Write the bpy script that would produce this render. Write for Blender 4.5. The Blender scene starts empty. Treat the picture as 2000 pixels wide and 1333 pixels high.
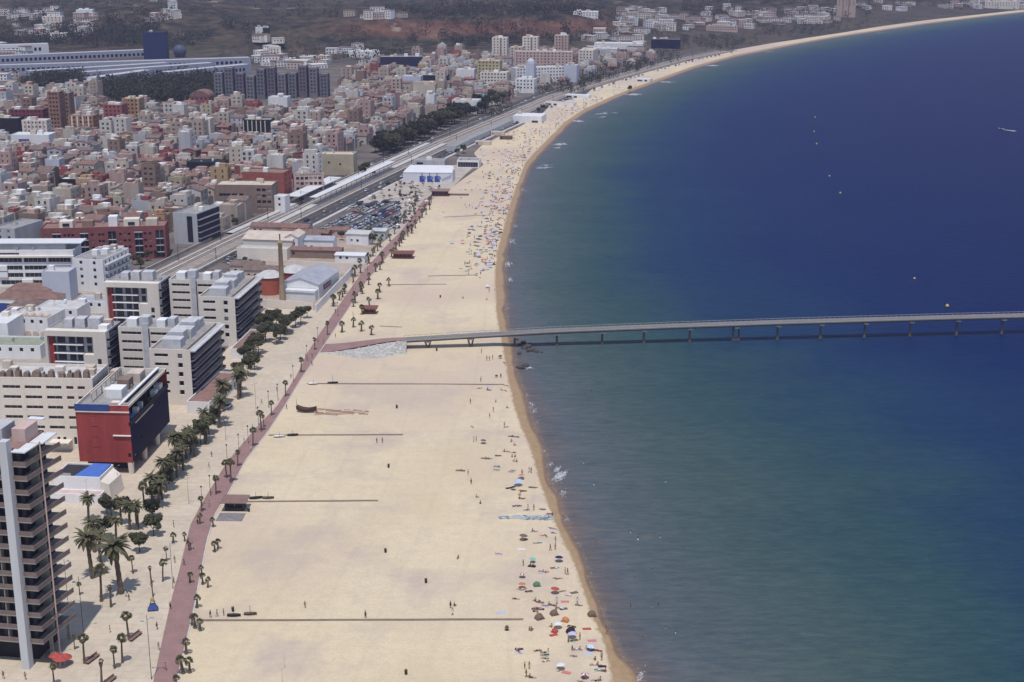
import bpy, bmesh, math, random
import numpy as np
from mathutils import Vector, Matrix, noise as mnoise
R = math.radians
rnd = random.Random(7)
SC = bpy.context.scene
COL = SC.collection

# ------------------------------------------------------------------ camera, sky, sun, exposure
CAMH = 150.0
FOC = 2800.0                      # focal length in photo pixels (2000 px wide)
PITCH = math.atan2(816, FOC)
cam = bpy.data.cameras.new('camera')
cam.sensor_fit = 'HORIZONTAL'; cam.sensor_width = 36.0
cam.lens = 36.0 * FOC / 2000.0
cam.clip_start = 1.0; cam.clip_end = 40000.0
camo = bpy.data.objects.new('camera', cam); COL.objects.link(camo)
camo.location = (0, 0, CAMH)
camo.rotation_euler = (R(90) - PITCH, 0, 0)
SC.camera = camo

SUN_EL = R(71)
SUN_DIR = Vector((-0.07 * math.cos(SUN_EL), -0.997 * math.cos(SUN_EL), math.sin(SUN_EL)))
world = bpy.data.worlds.new('World'); SC.world = world
world.use_nodes = True
wn = world.node_tree.nodes; wl = world.node_tree.links
for n in list(wn): wn.remove(n)
sky = wn.new('ShaderNodeTexSky'); sky.sky_type = 'NISHITA'; sky.sun_disc = False
sky.sun_elevation = SUN_EL
sky.sun_rotation = math.atan2(SUN_DIR.x, SUN_DIR.y) % (2 * math.pi)
sky.altitude = 150; sky.air_density = 1.2; sky.dust_density = 0.8; sky.ozone_density = 2.0
bg = wn.new('ShaderNodeBackground'); bg.inputs[1].default_value = 0.11
wo = wn.new('ShaderNodeOutputWorld')
wl.new(sky.outputs[0], bg.inputs[0]); wl.new(bg.outputs[0], wo.inputs[0])
sun = bpy.data.lights.new('sun', 'SUN'); sun.energy = 3.4; sun.angle = R(0.5)
sun.color = (1.0, 0.95, 0.90)
suno = bpy.data.objects.new('sun', sun); COL.objects.link(suno)
suno.rotation_euler = SUN_DIR.to_track_quat('Z', 'Y').to_euler()
suno.location = SUN_DIR * 2000
SC.view_settings.view_transform = 'Standard'; SC.view_settings.look = 'None'
SC.view_settings.exposure = 0.0; SC.view_settings.gamma = 1.0
SC.cycles.max_bounces = 6; SC.cycles.diffuse_bounces = 2; SC.cycles.glossy_bounces = 2
SC.cycles.volume_bounces = 0; SC.cycles.transparent_max_bounces = 4
SC.cycles.use_denoising = True

# ------------------------------------------------------------------ where a photo pixel meets the ground
CS, SN = math.cos(PITCH), math.sin(PITCH)
def G(u, v, z=0.0):
    a = (u - 1000) / FOC; b = (666.5 - v) / FOC
    dy = CS + b * SN; dz = -SN + b * CS
    t = (z - CAMH) / dz
    return a * t, dy * t
def PX(y, z=0.0):                 # pixels of the 2000 px photo per metre at depth y
    return FOC / (y * CS + (CAMH - z) * SN)
def PROJ(x, y, z=0.0):
    f = y * CS - (z - CAMH) * SN; up = y * SN + (z - CAMH) * CS
    return 1000 + FOC * x / f, 666.5 - FOC * up / f

# ------------------------------------------------------------------ coast lines read off the photo, as functions of depth y
def line(pts):
    q = sorted((G(u, v)[1], G(u, v)[0]) for u, v in pts)
    return np.array([p[0] for p in q]), np.array([p[1] for p in q])
SHORE = [(1420,1560),(1320,1430),(1262,1345),(1240,1305),(1210,1277),(1185,1220),(1172,1180),(1142,1110),(1125,1065),(1106,1020),(1090,968),(1072,935),(1059,874),(1044,830),(1034,800),(1021,764),(1009,726),(1005,695),(1000,680),(990,630),(987,570),(986,528),(988,492),(1003,432),(1013,390),(1021,360),(1036,323),(1050,306),(1083,272),(1113,241),(1146,218),(1200,193),(1240,176),(1300,154),(1360,132),(1440,110),(1500,98),(1560,86),(1640,72),(1720,60),(1800,48),(1920,33),(2000,24),(2250,0)]
WET = [(1350,1560),(1250,1430),(1198,1340),(1182,1262),(1165,1220),(1150,1187),(1137,1142),(1120,1100),(1100,1057),(1080,1010),(1062,963),(1051,927),(1036,879),(1018,833),(1003,790),(993,744),(989,715),(984,690),(972,630),(967,570),(967,534),(971,492),(987,432),(999,390),(1010,360),(1026,318),(1041,301),(1074,268),(1104,238),(1138,215),(1192,190),(1234,173),(1294,151),(1354,129.5),(1434,108),(1494,96),(1554,84.5),(1634,70.6),(1714,58.8),(1795,47),(1915,32),(1996,23.2),(2246,-.6)]
WALKR = [(290,1560),(320,1430),(345,1333),(365,1250),(380,1185),(392,1120),(405,1055),(420,1005),(444,968),(480,900),(500,874),(522,846),(558,791),(585,746),(621,693),(640,665),(675,612),(717,549),(765,492),(782,475),(822,426),(842,390)]
WALKL = [(235,1560),(270,1430),(299,1333),(317,1250),(335,1170),(350,1115),(362,1065),(372,1025),(400,973),(444,902),(472,869),(505,830),(540,795),(579,734),(600,690),(621,657),(660,600),(705,535),(755,480),(780,455),(808,420),(832,384)]
INNER = WALKR + [(862,382),(905,350),(945,322),(925,300),(940,285),(985,262),(1015,248),(1060,222),(1075,205),(1140,188),(1165,168),(1235,146),(1300,130),(1350,117),(1405,103),(1500,86),(1560,77),(1640,65),(1720,52),(1800,41),(1920,28),(2000,19),(2250,-4)]
def xof(tab):
    Y, X = line(tab)
    def f(y):
        return float(np.interp(y, Y, X))
    return f
_sy, _sx = line(SHORE)
_sy = np.append(_sy, [3600., 4200., 12000.]); _sx = np.append(_sx, [3000., 6000., 16000.])
def _ext(tab, off):
    Y, X = line(tab); k = Y < 3000
    Y = np.append(Y[k], [3600., 4200., 12000.]); X = np.append(X[k], [3000. - off, 6000. - off, 16000. - off])
    return Y, X
_wy, _wx = _ext(WET, 14); _iy, _ix = _ext(INNER, 60)
XS = lambda y: float(np.interp(y, _sy, _sx))
XW = lambda y: min(float(np.interp(y, _wy, _wx)), XS(y) - 1.0)
XI = lambda y: min(float(np.interp(y, _iy, _ix)), XW(y) - 4.0)
XWR = xof(WALKR); XWL = xof(WALKL)
YWALK = G(842, 390)[1]

def nz(x, y, s, seed=0.0):
    return mnoise.noise(Vector((x / s, y / s, seed)))
def sst(a, b, v):
    t = min(1.0, max(0.0, (v - a) / (b - a))); return t * t * (3 - 2 * t)
def HT(x, y):                     # height of the land
    if y < 1500: return 0.0
    inl = sst(40, 420, XI(y) - x)
    r = min(1.0, (y - 1500) / 1500.0)
    h = inl * (26 * r ** 1.2 + sst(0, .3, r) * (11 * nz(x, y, 260, 3) + 6 * nz(x, y, 110, 9)))
    if y > 2900:
        h += sst(0, 300, XI(y) - x) * min(620, ((y - 2900) / 1800.0) ** 1.3 * 260) * (0.8 + 0.35 * nz(x, y, 900, 5))
    if -420 < x < 220 and 1700 < y < 2300:      # a red scarp and a round hill behind the town
        yc = 1915 + .22*x + 22*nz(x, y*.2, 70, 4)
        h += 24*sst(-8, 52, y-yc)*sst(-400, -150, x)*(1-sst(60, 200, x))*(1-sst(2080, 2300, y))
    h += 18*sst(-4, 22, y-1648-10*nz(x, y*.2, 30, 4))*sst(-335, -310, x)*(1-sst(-262, -225, x))*(1-sst(1690, 1800, y))
    h += 38*math.exp(-(((x+470)/190)**2+((y-2080)/170)**2)) + 30*math.exp(-(((x-60)/170)**2+((y-2420)/200)**2))
    return max(0.0, h)
def GT(u, v):                     # pixel -> ground point on the real terrain
    x, y = G(u, v)
    if y < 1480: return x, y, 0.0
    z = 0.0
    for _ in range(14):
        x, y = G(u, v, z)
        z += (HT(x, y) - z) * 0.5
    return x, y, HT(x, y)

# ------------------------------------------------------------------ materials
MATS = {}
def mat(name, col, rough=0.8, var=0.18, scale=0.25, fine=0.0, bump=0.0, spec=0.3, metal=0.0, streak=False, col2=None):
    if name in MATS: return MATS[name]
    m = bpy.data.materials.new(name); m.use_nodes = True
    N = m.node_tree.nodes; L = m.node_tree.links
    b = N['Principled BSDF']
    b.inputs['Roughness'].default_value = rough
    b.inputs['Specular IOR Level'].default_value = spec
    b.inputs['Metallic'].default_value = metal
    geo = N.new('ShaderNodeNewGeometry')
    src = geo.outputs['Position']
    if streak:
        mp = N.new('ShaderNodeMapping'); mp.inputs['Scale'].default_value = (1, 1, 0.12)
        L.new(src, mp.inputs[0]); src = mp.outputs[0]
    t = N.new('ShaderNodeTexNoise'); t.inputs['Scale'].default_value = scale; t.inputs['Detail'].default_value = 5; t.inputs['Roughness'].default_value = 0.65
    L.new(src, t.inputs['Vector'])
    r = N.new('ShaderNodeValToRGB')
    c = Vector(col[:3])
    lo = c * (1 - var) if col2 is None else Vector(col2[:3]); hi = c * (1 + var * 0.6)
    r.color_ramp.elements[0].position = 0.32; r.color_ramp.elements[0].color = (*lo, 1)
    r.color_ramp.elements[1].position = 0.68; r.color_ramp.elements[1].color = (*hi, 1)
    L.new(t.outputs[0], r.inputs[0])
    out = r.outputs[0]
    if fine:
        t2 = N.new('ShaderNodeTexNoise'); t2.inputs['Scale'].default_value = scale * 9; t2.inputs['Detail'].default_value = 3
        L.new(geo.outputs['Position'], t2.inputs['Vector'])
        mx = N.new('ShaderNodeMix'); mx.data_type = 'RGBA'; mx.blend_type = 'MULTIPLY'; mx.inputs[0].default_value = 1
        mr = N.new('ShaderNodeMapRange'); mr.inputs[1].default_value = .3; mr.inputs[2].default_value = .7
        mr.inputs[3].default_value = 1 - fine; mr.inputs[4].default_value = 1 + fine * .5
        L.new(t2.outputs[0], mr.inputs[0]); L.new(out, mx.inputs[6]); L.new(mr.outputs[0], mx.inputs[7])
        out = mx.outputs[2]
    L.new(out, b.inputs['Base Color'])
    if bump:
        bp = N.new('ShaderNodeBump'); bp.inputs['Strength'].default_value = bump; bp.inputs['Distance'].default_value = 0.3
        t3 = N.new('ShaderNodeTexNoise'); t3.inputs['Scale'].default_value = scale * 6; t3.inputs['Detail'].default_value = 4
        L.new(geo.outputs['Position'], t3.inputs['Vector']); L.new(t3.outputs[0], bp.inputs['Height']); L.new(bp.outputs[0], b.inputs['Normal'])
    MATS[name] = m
    return m

# ------------------------------------------------------------------ mesh builder and object helpers
class MB:
    def __init__(s): s.v = []; s.f = []; s.m = []
    def quad(s, a, b, c, d, m=0):
        i = len(s.v); s.v += [tuple(a), tuple(b), tuple(c), tuple(d)]; s.f.append((i, i+1, i+2, i+3)); s.m.append(m)
    def tri(s, a, b, c, m=0):
        i = len(s.v); s.v += [tuple(a), tuple(b), tuple(c)]; s.f.append((i, i+1, i+2)); s.m.append(m)
    def poly(s, pts, m=0):
        i = len(s.v); s.v += [tuple(p) for p in pts]; s.f.append(tuple(range(i, i+len(pts)))); s.m.append(m)
    def hexa(s, p, m=0, bottom=True):           # 8 corners: 0-3 lower ccw, 4-7 upper
        i = len(s.v); s.v += [tuple(q) for q in p]
        F = [(4,5,6,7),(0,1,5,4),(1,2,6,5),(2,3,7,6),(3,0,4,7)] + ([(3,2,1,0)] if bottom else [])
        for f in F: s.f.append(tuple(i+k for k in f)); s.m.append(m)
    def box(s, x0, x1, y0, y1, z0, z1, m=0, bottom=True):
        s.hexa([(x0,y0,z0),(x1,y0,z0),(x1,y1,z0),(x0,y1,z0),(x0,y0,z1),(x1,y0,z1),(x1,y1,z1),(x0,y1,z1)], m, bottom)
    def obox(s, cx, cy, w, d, z0, z1, a=0.0, m=0):
        c, n = math.cos(a), math.sin(a)
        P = lambda x, y, z: (cx + x*c - y*n, cy + x*n + y*c, z)
        s.hexa([P(-w/2,-d/2,z0),P(w/2,-d/2,z0),P(w/2,d/2,z0),P(-w/2,d/2,z0),P(-w/2,-d/2,z1),P(w/2,-d/2,z1),P(w/2,d/2,z1),P(-w/2,d/2,z1)], m)
    def tube(s, pts, rads, n=6, m=0, cap=True):
        rings = []
        for k, p in enumerate(pts):
            p = Vector(p)
            d = (Vector(pts[min(k+1, len(pts)-1)]) - Vector(pts[max(k-1, 0)])).normalized()
            u = d.cross(Vector((0,1,0)) if abs(d.y) < .9 else Vector((1,0,0))).normalized(); w = d.cross(u)
            i = len(s.v); r = rads[k] if isinstance(rads, (list, tuple)) else rads
            for j in range(n):
                t = 2*math.pi*j/n; s.v.append(tuple(p + u*math.cos(t)*r + w*math.sin(t)*r))
            rings.append(i)
        for a, b in zip(rings, rings[1:]):
            for j in range(n):
                s.f.append((a+j, b+j, b+(j+1)%n, a+(j+1)%n)); s.m.append(m)
        if cap:
            s.f.append(tuple(rings[0]+j for j in range(n))); s.m.append(m)
            s.f.append(tuple(rings[-1]+j for j in reversed(range(n)))); s.m.append(m)
    def lathe(s, prof, n=10, c=(0,0), m=0):     # (r, z) rows
        rings = []
        for r, z in prof:
            i = len(s.v)
            for j in range(n):
                t = 2*math.pi*j/n; s.v.append((c[0]+r*math.cos(t), c[1]+r*math.sin(t), z))
            rings.append(i)
        for a, b in zip(rings, rings[1:]):
            for j in range(n):
                s.f.append((a+j, a+(j+1)%n, b+(j+1)%n, b+j)); s.m.append(m)
    def mesh(s, name, mats, smooth=False):
        me = bpy.data.meshes.new(name)
        me.from_pydata(s.v, [], s.f)
        for m in (mats if isinstance(mats, (list, tuple)) else [mats]): me.materials.append(m)
        me.polygons.foreach_set('material_index', s.m)
        if smooth: me.polygons.foreach_set('use_smooth', [True]*len(s.f))
        me.update(); return me
    def build(s, name, mats, parent=None, smooth=False):
        o = bpy.data.objects.new(name, s.mesh(name, mats, smooth)); COL.objects.link(o)
        if parent is not None: o.parent = parent
        return o

THINGS = []                       # (object, x, y) of everything that still needs its label made unique
def tag(o, label=None, cat=None, group=None, kind=None):
    if label: o['label'] = label
    if cat: o['category'] = cat
    if group: o['group'] = group
    if kind: o['kind'] = kind
    return o
def thing(name, label, cat, loc=(0,0,0), rz=0.0, group=None):
    o = bpy.data.objects.new(name, None); COL.objects.link(o)
    o.empty_display_size = 0.5
    o.location = loc; o.rotation_euler = (0, 0, rz)
    return tag(o, label, cat, group)
def struct(o, kind='structure'):
    o['kind'] = kind; return o
KIDS = {}
def kids_of(root):
    if root.name not in KIDS: KIDS[root.name] = [(c, list(c.children)) for c in root.children]
    return KIDS[root.name]
def dup(root, loc, rz=0.0, sc=None, label=None, group=None, mats=None):
    ks = kids_of(root)
    r = root.copy(); COL.objects.link(r); r.location = loc; r.rotation_euler = (0, 0, rz)
    if sc is not None: r.scale = sc if isinstance(sc, (tuple, list)) else (sc, sc, sc)
    if label: r['label'] = label
    if group: r['group'] = group
    for c, gs in ks:
        k = c.copy(); COL.objects.link(k); k.parent = r
        for g in gs:
            q = g.copy(); COL.objects.link(q); q.parent = k
    return r
def strip(rows, m, name, kind='structure'):     # rows of equal length of (x,y,z)
    b = MB(); n = len(rows[0])
    for r in rows: b.v += [tuple(p) for p in r]
    for i in range(len(rows)-1):
        for j in range(n-1):
            b.f.append((i*n+j, i*n+j+1, (i+1)*n+j+1, (i+1)*n+j)); b.m.append(0)
    o = b.build(name, m); struct(o, kind); return o
def attr(me, name, vals):
    a = me.attributes.new(name, 'FLOAT', 'POINT'); a.data.foreach_set('value', vals)

# colours
M_CONC = mat('concrete', (.36,.34,.31), .9, .2, .3, .1, streak=True)
M_CREAM = mat('cream_render', (.76,.69,.61), .9, .08, .2, .08, streak=True)
M_WHITE = mat('white_render', (.82,.81,.81), .85, .10, .25, .06, streak=True)
M_GREYW = mat('grey_render', (.48,.48,.50), .9, .15, .25, .08, streak=True)
M_BRICK = mat('red_brick', (.30,.105,.10), .9, .22, .5, .15)
M_REDP = mat('red_panel', (.33,.058,.055), .75, .28, .3, .15, streak=True)
M_OCHRE = mat('ochre_render', (.45,.31,.18), .9, .18, .3, .08, streak=True)
M_PINK = mat('pink_render', (.58,.43,.39), .9, .16, .3, .08, streak=True)
M_BROWN = mat('brown_brick', (.27,.19,.155), .9, .18, .4, .12)
M_TAN = mat('tan_render', (.60,.51,.43), .9, .16, .3, .1, streak=True)
M_GLASS = mat('window_glass', (.032,.034,.050), .22, .5, .35, spec=.4)
M_DGLASS = mat('blue_glass', (.012,.016,.048), .25, .45, .25, spec=.15)
M_NAVY = mat('navy_panel', (.008,.011,.052), .6, .25, .3, .1, spec=.08)
M_BLACK = mat('dark_cladding', (.018,.019,.026), .7, .3, .3, .1)
M_TILE = mat('clay_roof_tiles', (.255,.15,.125), .95, .3, .5, .3)
M_TILE2 = mat('old_roof_tiles', (.215,.155,.135), .95, .3, .45, .3)
M_TERR = mat('red_terrace_paving', (.29,.175,.15), .95, .25, .5, .15)
M_ROOFG = mat('grey_gravel_roof', (.33,.32,.31), .95, .22, .4, .2)
M_ROOFW = mat('pale_roof_membrane', (.55,.54,.53), .9, .18, .35, .12)
M_METAL = mat('white_metal', (.70,.71,.73), .5, .08, .4)
M_STEEL = mat('galvanised_steel', (.42,.44,.47), .45, .15, .4, metal=.3)
M_SHEET = mat('zinc_sheet', (.40,.41,.46), .5, .2, .3, .1)
M_DARK = mat('dark_metal', (.035,.034,.038), .55, .3, .5)
M_WOOD = mat('weathered_wood', (.17,.115,.085), .9, .3, 2., .2)
M_RUST = mat('rusty_red_wood', (.21,.085,.07), .9, .25, 1.5, .15)
M_BLUE = mat('blue_tarpaulin', (.075,.17,.52), .6, .12, .5)
M_AC = mat('pale_blue_screen', (.56,.56,.585), .75, .2, .5, .1)
M_TRUNK = mat('palm_trunk', (.15,.115,.085), .95, .3, 2., .3)
M_BARK = mat('tree_bark', (.10,.078,.06), .95, .3, 2., .3)
M_BLIND = mat('window_blind', (.36,.34,.31), .8, .2, .5)
M_LEAF = mat('tree_leaves', (.135,.138,.078), .75, .45, .9, .4)
M_LEAF2 = mat('dark_tree_leaves', (.058,.066,.042), .75, .45, .7, .4)
M_PALM = mat('palm_fronds', (.185,.18,.10), .7, .4, .8, .3)
M_DRY = mat('dry_fronds', (.17,.125,.075), .9, .3, 1., .3)

for m_ in (M_LEAF, M_LEAF2, M_PALM):              # leaves let some light through
    N_, L_ = m_.node_tree.nodes, m_.node_tree.links; b_ = N_['Principled BSDF']; c_ = b_.inputs['Base Color'].links[0].from_socket
    tr_ = N_.new('ShaderNodeBsdfTranslucent'); ms_ = N_.new('ShaderNodeMixShader'); ms_.inputs[0].default_value = .38
    L_.new(c_, tr_.inputs[0]); L_.new(b_.outputs[0], ms_.inputs[1]); L_.new(tr_.outputs[0], ms_.inputs[2]); L_.new(ms_.outputs[0], N_['Material Output'].inputs['Surface'])
# ------------------------------------------------------------------ THE GROUND, THE SEA, THE BEACH
def node_mat(name):
    m = bpy.data.materials.new(name); m.use_nodes = True
    return m, m.node_tree.nodes, m.node_tree.links, m.node_tree.nodes['Principled BSDF']
def noise_node(N, L, scale, detail=4, rough=.6, vec=None, mapping=None):
    t = N.new('ShaderNodeTexNoise'); t.inputs['Scale'].default_value = scale; t.inputs['Detail'].default_value = detail; t.inputs['Roughness'].default_value = rough
    if vec is not None: L.new(vec, t.inputs['Vector'])
    return t
def mix(N, L, fac, a, b, bt='MIX'):
    x = N.new('ShaderNodeMix'); x.data_type = 'RGBA'; x.blend_type = bt
    for s, v in ((0, fac), (6, a), (7, b)):
        if isinstance(v, (int, float)): x.inputs[s].default_value = v
        elif isinstance(v, tuple): x.inputs[s].default_value = (*v, 1)
        else: L.new(v, x.inputs[s])
    return x.outputs[2]
def ramp(N, L, fac, stops):
    r = N.new('ShaderNodeValToRGB'); e = r.color_ramp.elements
    while len(e) < len(stops): e.new(.5)
    for k, (p, c) in enumerate(stops):
        e[k].position = p; e[k].color = (*c, 1) if isinstance(c, tuple) else (c, c, c, 1)
    L.new(fac, r.inputs[0]); return r.outputs[0]
def at_node(N, name):
    a = N.new('ShaderNodeAttribute'); a.attribute_name = name; return a.outputs['Fac']

# land: town soil near, scrub hills with red earth far
m_land, N, L, B = node_mat('land')
pos = N.new('ShaderNodeNewGeometry').outputs['Position']
B.inputs['Roughness'].default_value = 1; B.inputs['Specular IOR Level'].default_value = .1
n1 = noise_node(N, L, .05, 5, .6, pos); n2 = noise_node(N, L, .009, 6, .65, pos); n3 = noise_node(N, L, .045, 6, .7, pos); n4 = noise_node(N, L, .0045, 4, .6, pos)
town = ramp(N, L, n1.outputs[0], [(.3,(.10,.088,.085)),(.5,(.15,.13,.12)),(.7,(.22,.19,.17))])
scrub = ramp(N, L, n3.outputs[0], [(.30,(.010,.014,.012)),(.44,(.028,.032,.022)),(.56,(.085,.068,.048)),(.72,(.17,.125,.09))])
red = ramp(N, L, n3.outputs[0], [(.3,(.08,.04,.033)),(.6,(.17,.075,.055)),(.8,(.25,.14,.10))])
hill = mix(N, L, ramp(N, L, n2.outputs[0], [(.55,0.),(.66,1.)]), scrub, red)
olive = ramp(N, L, n3.outputs[0], [(.35,(.03,.03,.02)),(.65,(.11,.088,.056))])
n8 = noise_node(N, L, .16, 5, .75, pos)
scrub = mix(N, L, ramp(N, L, n8.outputs[0], [(.44,0.),(.60,.65)]), scrub, (.016,.022,.017))
hill = mix(N, L, ramp(N, L, n2.outputs[0], [(.55,0.),(.66,1.)]), scrub, red)
hill = mix(N, L, ramp(N, L, n4.outputs[0], [(.50,0.),(.58,1.)]), hill, olive)
sx_ = N.new('ShaderNodeSeparateXYZ'); g2 = N.new('ShaderNodeNewGeometry'); L.new(g2.outputs['Normal'], sx_.inputs[0])
hill = mix(N, L, ramp(N, L, sx_.outputs['Z'], [(.90,1.),(.97,0.)]), hill, ramp(N, L, n3.outputs[0], [(.3,(.12,.05,.035)),(.55,(.18,.085,.06)),(.75,(.27,.165,.12))]))
n6 = noise_node(N, L, .016, 5, .7, pos)
hill = mix(N, L, ramp(N, L, n6.outputs[0], [(.64,0.),(.70,.8)]), hill, (.30,.24,.18))
L.new(mix(N, L, at_node(N, 'hill'), town, hill), B.inputs['Base Color'])
ys = list(np.arange(60, 1500, 40.)) + list(np.arange(1500, 3000, 30.)) + list(np.arange(3000, 5700, 100.))
rows, hv = [], []
for y in ys:
    xe = XI(y) + 8 if y > 200 else XI(y) + 8
    xl = -0.45*y - 500 if y < 3000 else -0.7*y - 700
    nc = 70
    row = []
    for k in range(nc):
        t = k/(nc-1); x = xl + (xe-xl)*(1-(1-t)**1.5)
        z = HT(x, y); row.append((x, y, z - (0.02 if y < 1500 else .0)))
        inl = sst(30, 260, XI(y)-x)
        hv.append(sst(1480, 1720, y + 90*nz(x, y, 120, 2) + .10*x) * max(inl, sst(1600, 1900, y)*.8))
    rows.append(row)
land = strip(rows, m_land, 'ground'); attr(land.data, 'hill', hv)
for p in land.data.polygons: p.use_smooth = True

# beach
m_sand, N, L, B = node_mat('sand')
pos = N.new('ShaderNodeNewGeometry').outputs['Position']
B.inputs['Roughness'].default_value = .95; B.inputs['Specular IOR Level'].default_value = .15
n1 = noise_node(N, L, .022, 4, .55, pos); n2 = noise_node(N, L, .35, 5, .7, pos); n3 = noise_node(N, L, 1.6, 4, .7, pos); n5 = noise_node(N, L, .008, 3, .5, pos)
mp = N.new('ShaderNodeMapping'); mp.inputs['Scale'].default_value = (.25, 1.6, 1); L.new(pos, mp.inputs[0])
n4 = noise_node(N, L, .22, 4, .6, mp.outputs[0])
dry = ramp(N, L, n1.outputs[0], [(.30,(.635,.525,.355)),(.5,(.69,.578,.395)),(.70,(.715,.605,.42))])
dry = mix(N, L, ramp(N, L, n5.outputs[0], [(.46,0.),(.62,.75)]), dry, (.56,.44,.365))
dry = mix(N, L, ramp(N, L, n4.outputs[0], [(.52,0.),(.66,.16)]), dry, (.52,.42,.32))
dry = mix(N, L, ramp(N, L, n2.outputs[0], [(.36,.22),(.58,0.)]), dry, (.48,.38,.29))
dry = mix(N, L, ramp(N, L, n3.outputs[0], [(.34,.28),(.52,0.)]), dry, (.42,.34,.26))
n7 = noise_node(N, L, .03, 5, .7, pos)
dry = mix(N, L, ramp(N, L, n7.outputs[0], [(.50,0.),(.66,.9)]), dry, (.52,.425,.35))
wv = N.new('ShaderNodeTexWave'); wv.inputs['Scale'].default_value = .022; wv.inputs['Distortion'].default_value = 7; wv.inputs['Detail'].default_value = 2; wv.inputs['Detail Scale'].default_value = .6
mpw = N.new('ShaderNodeMapping'); mpw.inputs['Rotation'].default_value = (0,0,R(12)); mpw.inputs['Scale'].default_value = (1,.35,1); L.new(pos, mpw.inputs[0]); L.new(mpw.outputs[0], wv.inputs['Vector'])
dry = mix(N, L, ramp(N, L, wv.outputs['Fac'], [(.97,0.),(.99,.10)]), dry, (.44,.355,.28))
wetc = ramp(N, L, n2.outputs[0], [(.3,(.33,.22,.12)),(.7,(.42,.295,.175))])
aw = at_node(N, 'wet')
mr = N.new('ShaderNodeMath'); mr.operation = 'MULTIPLY_ADD'; mr.inputs[1].default_value = .5; L.new(n2.outputs[0], mr.inputs[0])
sb = N.new('ShaderNodeMath'); sb.operation = 'SUBTRACT'; sb.inputs[1].default_value = .25; L.new(aw, sb.inputs[0]); L.new(sb.outputs[0], mr.inputs[2])
wf = ramp(N, L, mr.outputs[0], [(.30,0.),(.42,1.)])
colr = mix(N, L, wf, dry, wetc)
colr = mix(N, L, ramp(N, L, aw, [(.80,0.),(.97,1.)]), colr, (.20,.125,.085))
L.new(colr, B.inputs['Base Color'])
bp = N.new('ShaderNodeBump'); bp.inputs['Strength'].default_value = .6; bp.inputs['Distance'].default_value = .4
L.new(n3.outputs[0], bp.inputs['Height']); L.new(bp.outputs[0], B.inputs['Normal'])
rr = ramp(N, L, wf, [(0.,.95),(1.,.5)]); L.new(rr, B.inputs['Roughness'])
ys = list(np.arange(110, 700, 3.)) + list(np.arange(700, 1400, 7.)) + list(np.arange(1400, 3300, 25.)) + list(np.arange(3300, 5700, 300.))
rows, wv = [], []
for y in ys:
    xi, xw, xs = XI(y), XW(y), XS(y)
    w = .7*nz(0, y, 9, 1) + 1.1*nz(0, y, 26, 4)
    if y > 1300: w *= .3
    row = [(xi, y, .03)]; wv.append(0)
    for t in (.1,.25,.4,.55,.7,.85,.95):
        x = xi + (xw-3-xi)*t; row.append((x, y, .05 + .10*nz(x, y, 25, 6) * min(1, t*4))); wv.append(0)
    row += [(xw-3, y, .10), (xw+w*.3, y, -.02), (xw*.5+xs*.5+w*.5, y, -.2), (xs+w-.8, y, -.36), (xs+w, y, -.42), (xs+w+3, y, -.75), (xs+w+16, y, -2.)]
    wv += [0, .36, .7, .9, 1, 1, 1]
    rows.append(row)
beach = strip(rows, m_sand, 'beach'); attr(beach.data, 'wet', wv)
for p in beach.data.polygons: p.use_smooth = True

# sea
m_sea, N, L, B = node_mat('sea_water')
geo = N.new('ShaderNodeNewGeometry'); pos = geo.outputs['Position']
d = at_node(N, 'depth')
nb = noise_node(N, L, .013, 5, .6, pos)
ad = N.new('ShaderNodeMath'); ad.operation = 'MULTIPLY_ADD'; ad.inputs[1].default_value = .5; ad.inputs[2].default_value = -.25
L.new(nb.outputs[0], ad.inputs[0])
sm = N.new('ShaderNodeMath'); sm.operation = 'MULTIPLY'; L.new(ad.outputs[0], sm.inputs[0])
cl = N.new('ShaderNodeMath'); cl.operation = 'MINIMUM'; cl.inputs[1].default_value = .5; L.new(d, cl.inputs[0]); L.new(cl.outputs[0], sm.inputs[1])
dd = N.new('ShaderNodeMath'); dd.operation = 'ADD'; L.new(d, dd.inputs[0]); L.new(sm.outputs[0], dd.inputs[1])
# depth attribute: sqrt(distance from the waterline / 400 m)
cc = ramp(N, L, dd.outputs[0], [(0.,(.25,.17,.12)),(.07,(.165,.135,.125)),(.13,(.125,.135,.138)),(.27,(.070,.106,.099)),(.38,(.035,.079,.087)),(.48,(.013,.045,.100)),(.64,(.003,.022,.094)),(.82,(.001,.013,.086)),(1.,(.0005,.010,.078))])
mpf = N.new('ShaderNodeMapping'); mpf.inputs['Scale'].default_value = (.3, 1, 1); mpf.inputs['Rotation'].default_value = (0,0,R(-8)); L.new(pos, mpf.inputs[0])
nf = noise_node(N, L, .55, 6, .8, mpf.outputs[0]); nf2 = noise_node(N, L, .05, 5, .7, mpf.outputs[0])
cc = mix(N, L, ramp(N, L, nf.outputs[0], [(.36,.0),(.64,.8)]), cc, mix(N, L, 1., cc, (.5,.64,.78), 'MULTIPLY'))  # ripple shading put into the water colour, since the bump shows little
cc = mix(N, L, ramp(N, L, nf2.outputs[0], [(.40,.0),(.62,.45)]), cc, mix(N, L, 1., cc, (.72,.8,.9), 'MULTIPLY'))
mp = N.new('ShaderNodeMapping'); mp.inputs['Scale'].default_value = (.35, 1, 1); mp.inputs['Rotation'].default_value = (0,0,R(-12)); L.new(pos, mp.inputs[0])
w1 = noise_node(N, L, .42, 5, .65, mp.outputs[0]); w2 = noise_node(N, L, 1.5, 3, .6, mp.outputs[0])
wa = N.new('ShaderNodeMath'); wa.operation = 'MULTIPLY_ADD'; wa.inputs[1].default_value = .4; L.new(w2.outputs[0], wa.inputs[0]); L.new(w1.outputs[0], wa.inputs[2])
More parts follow.
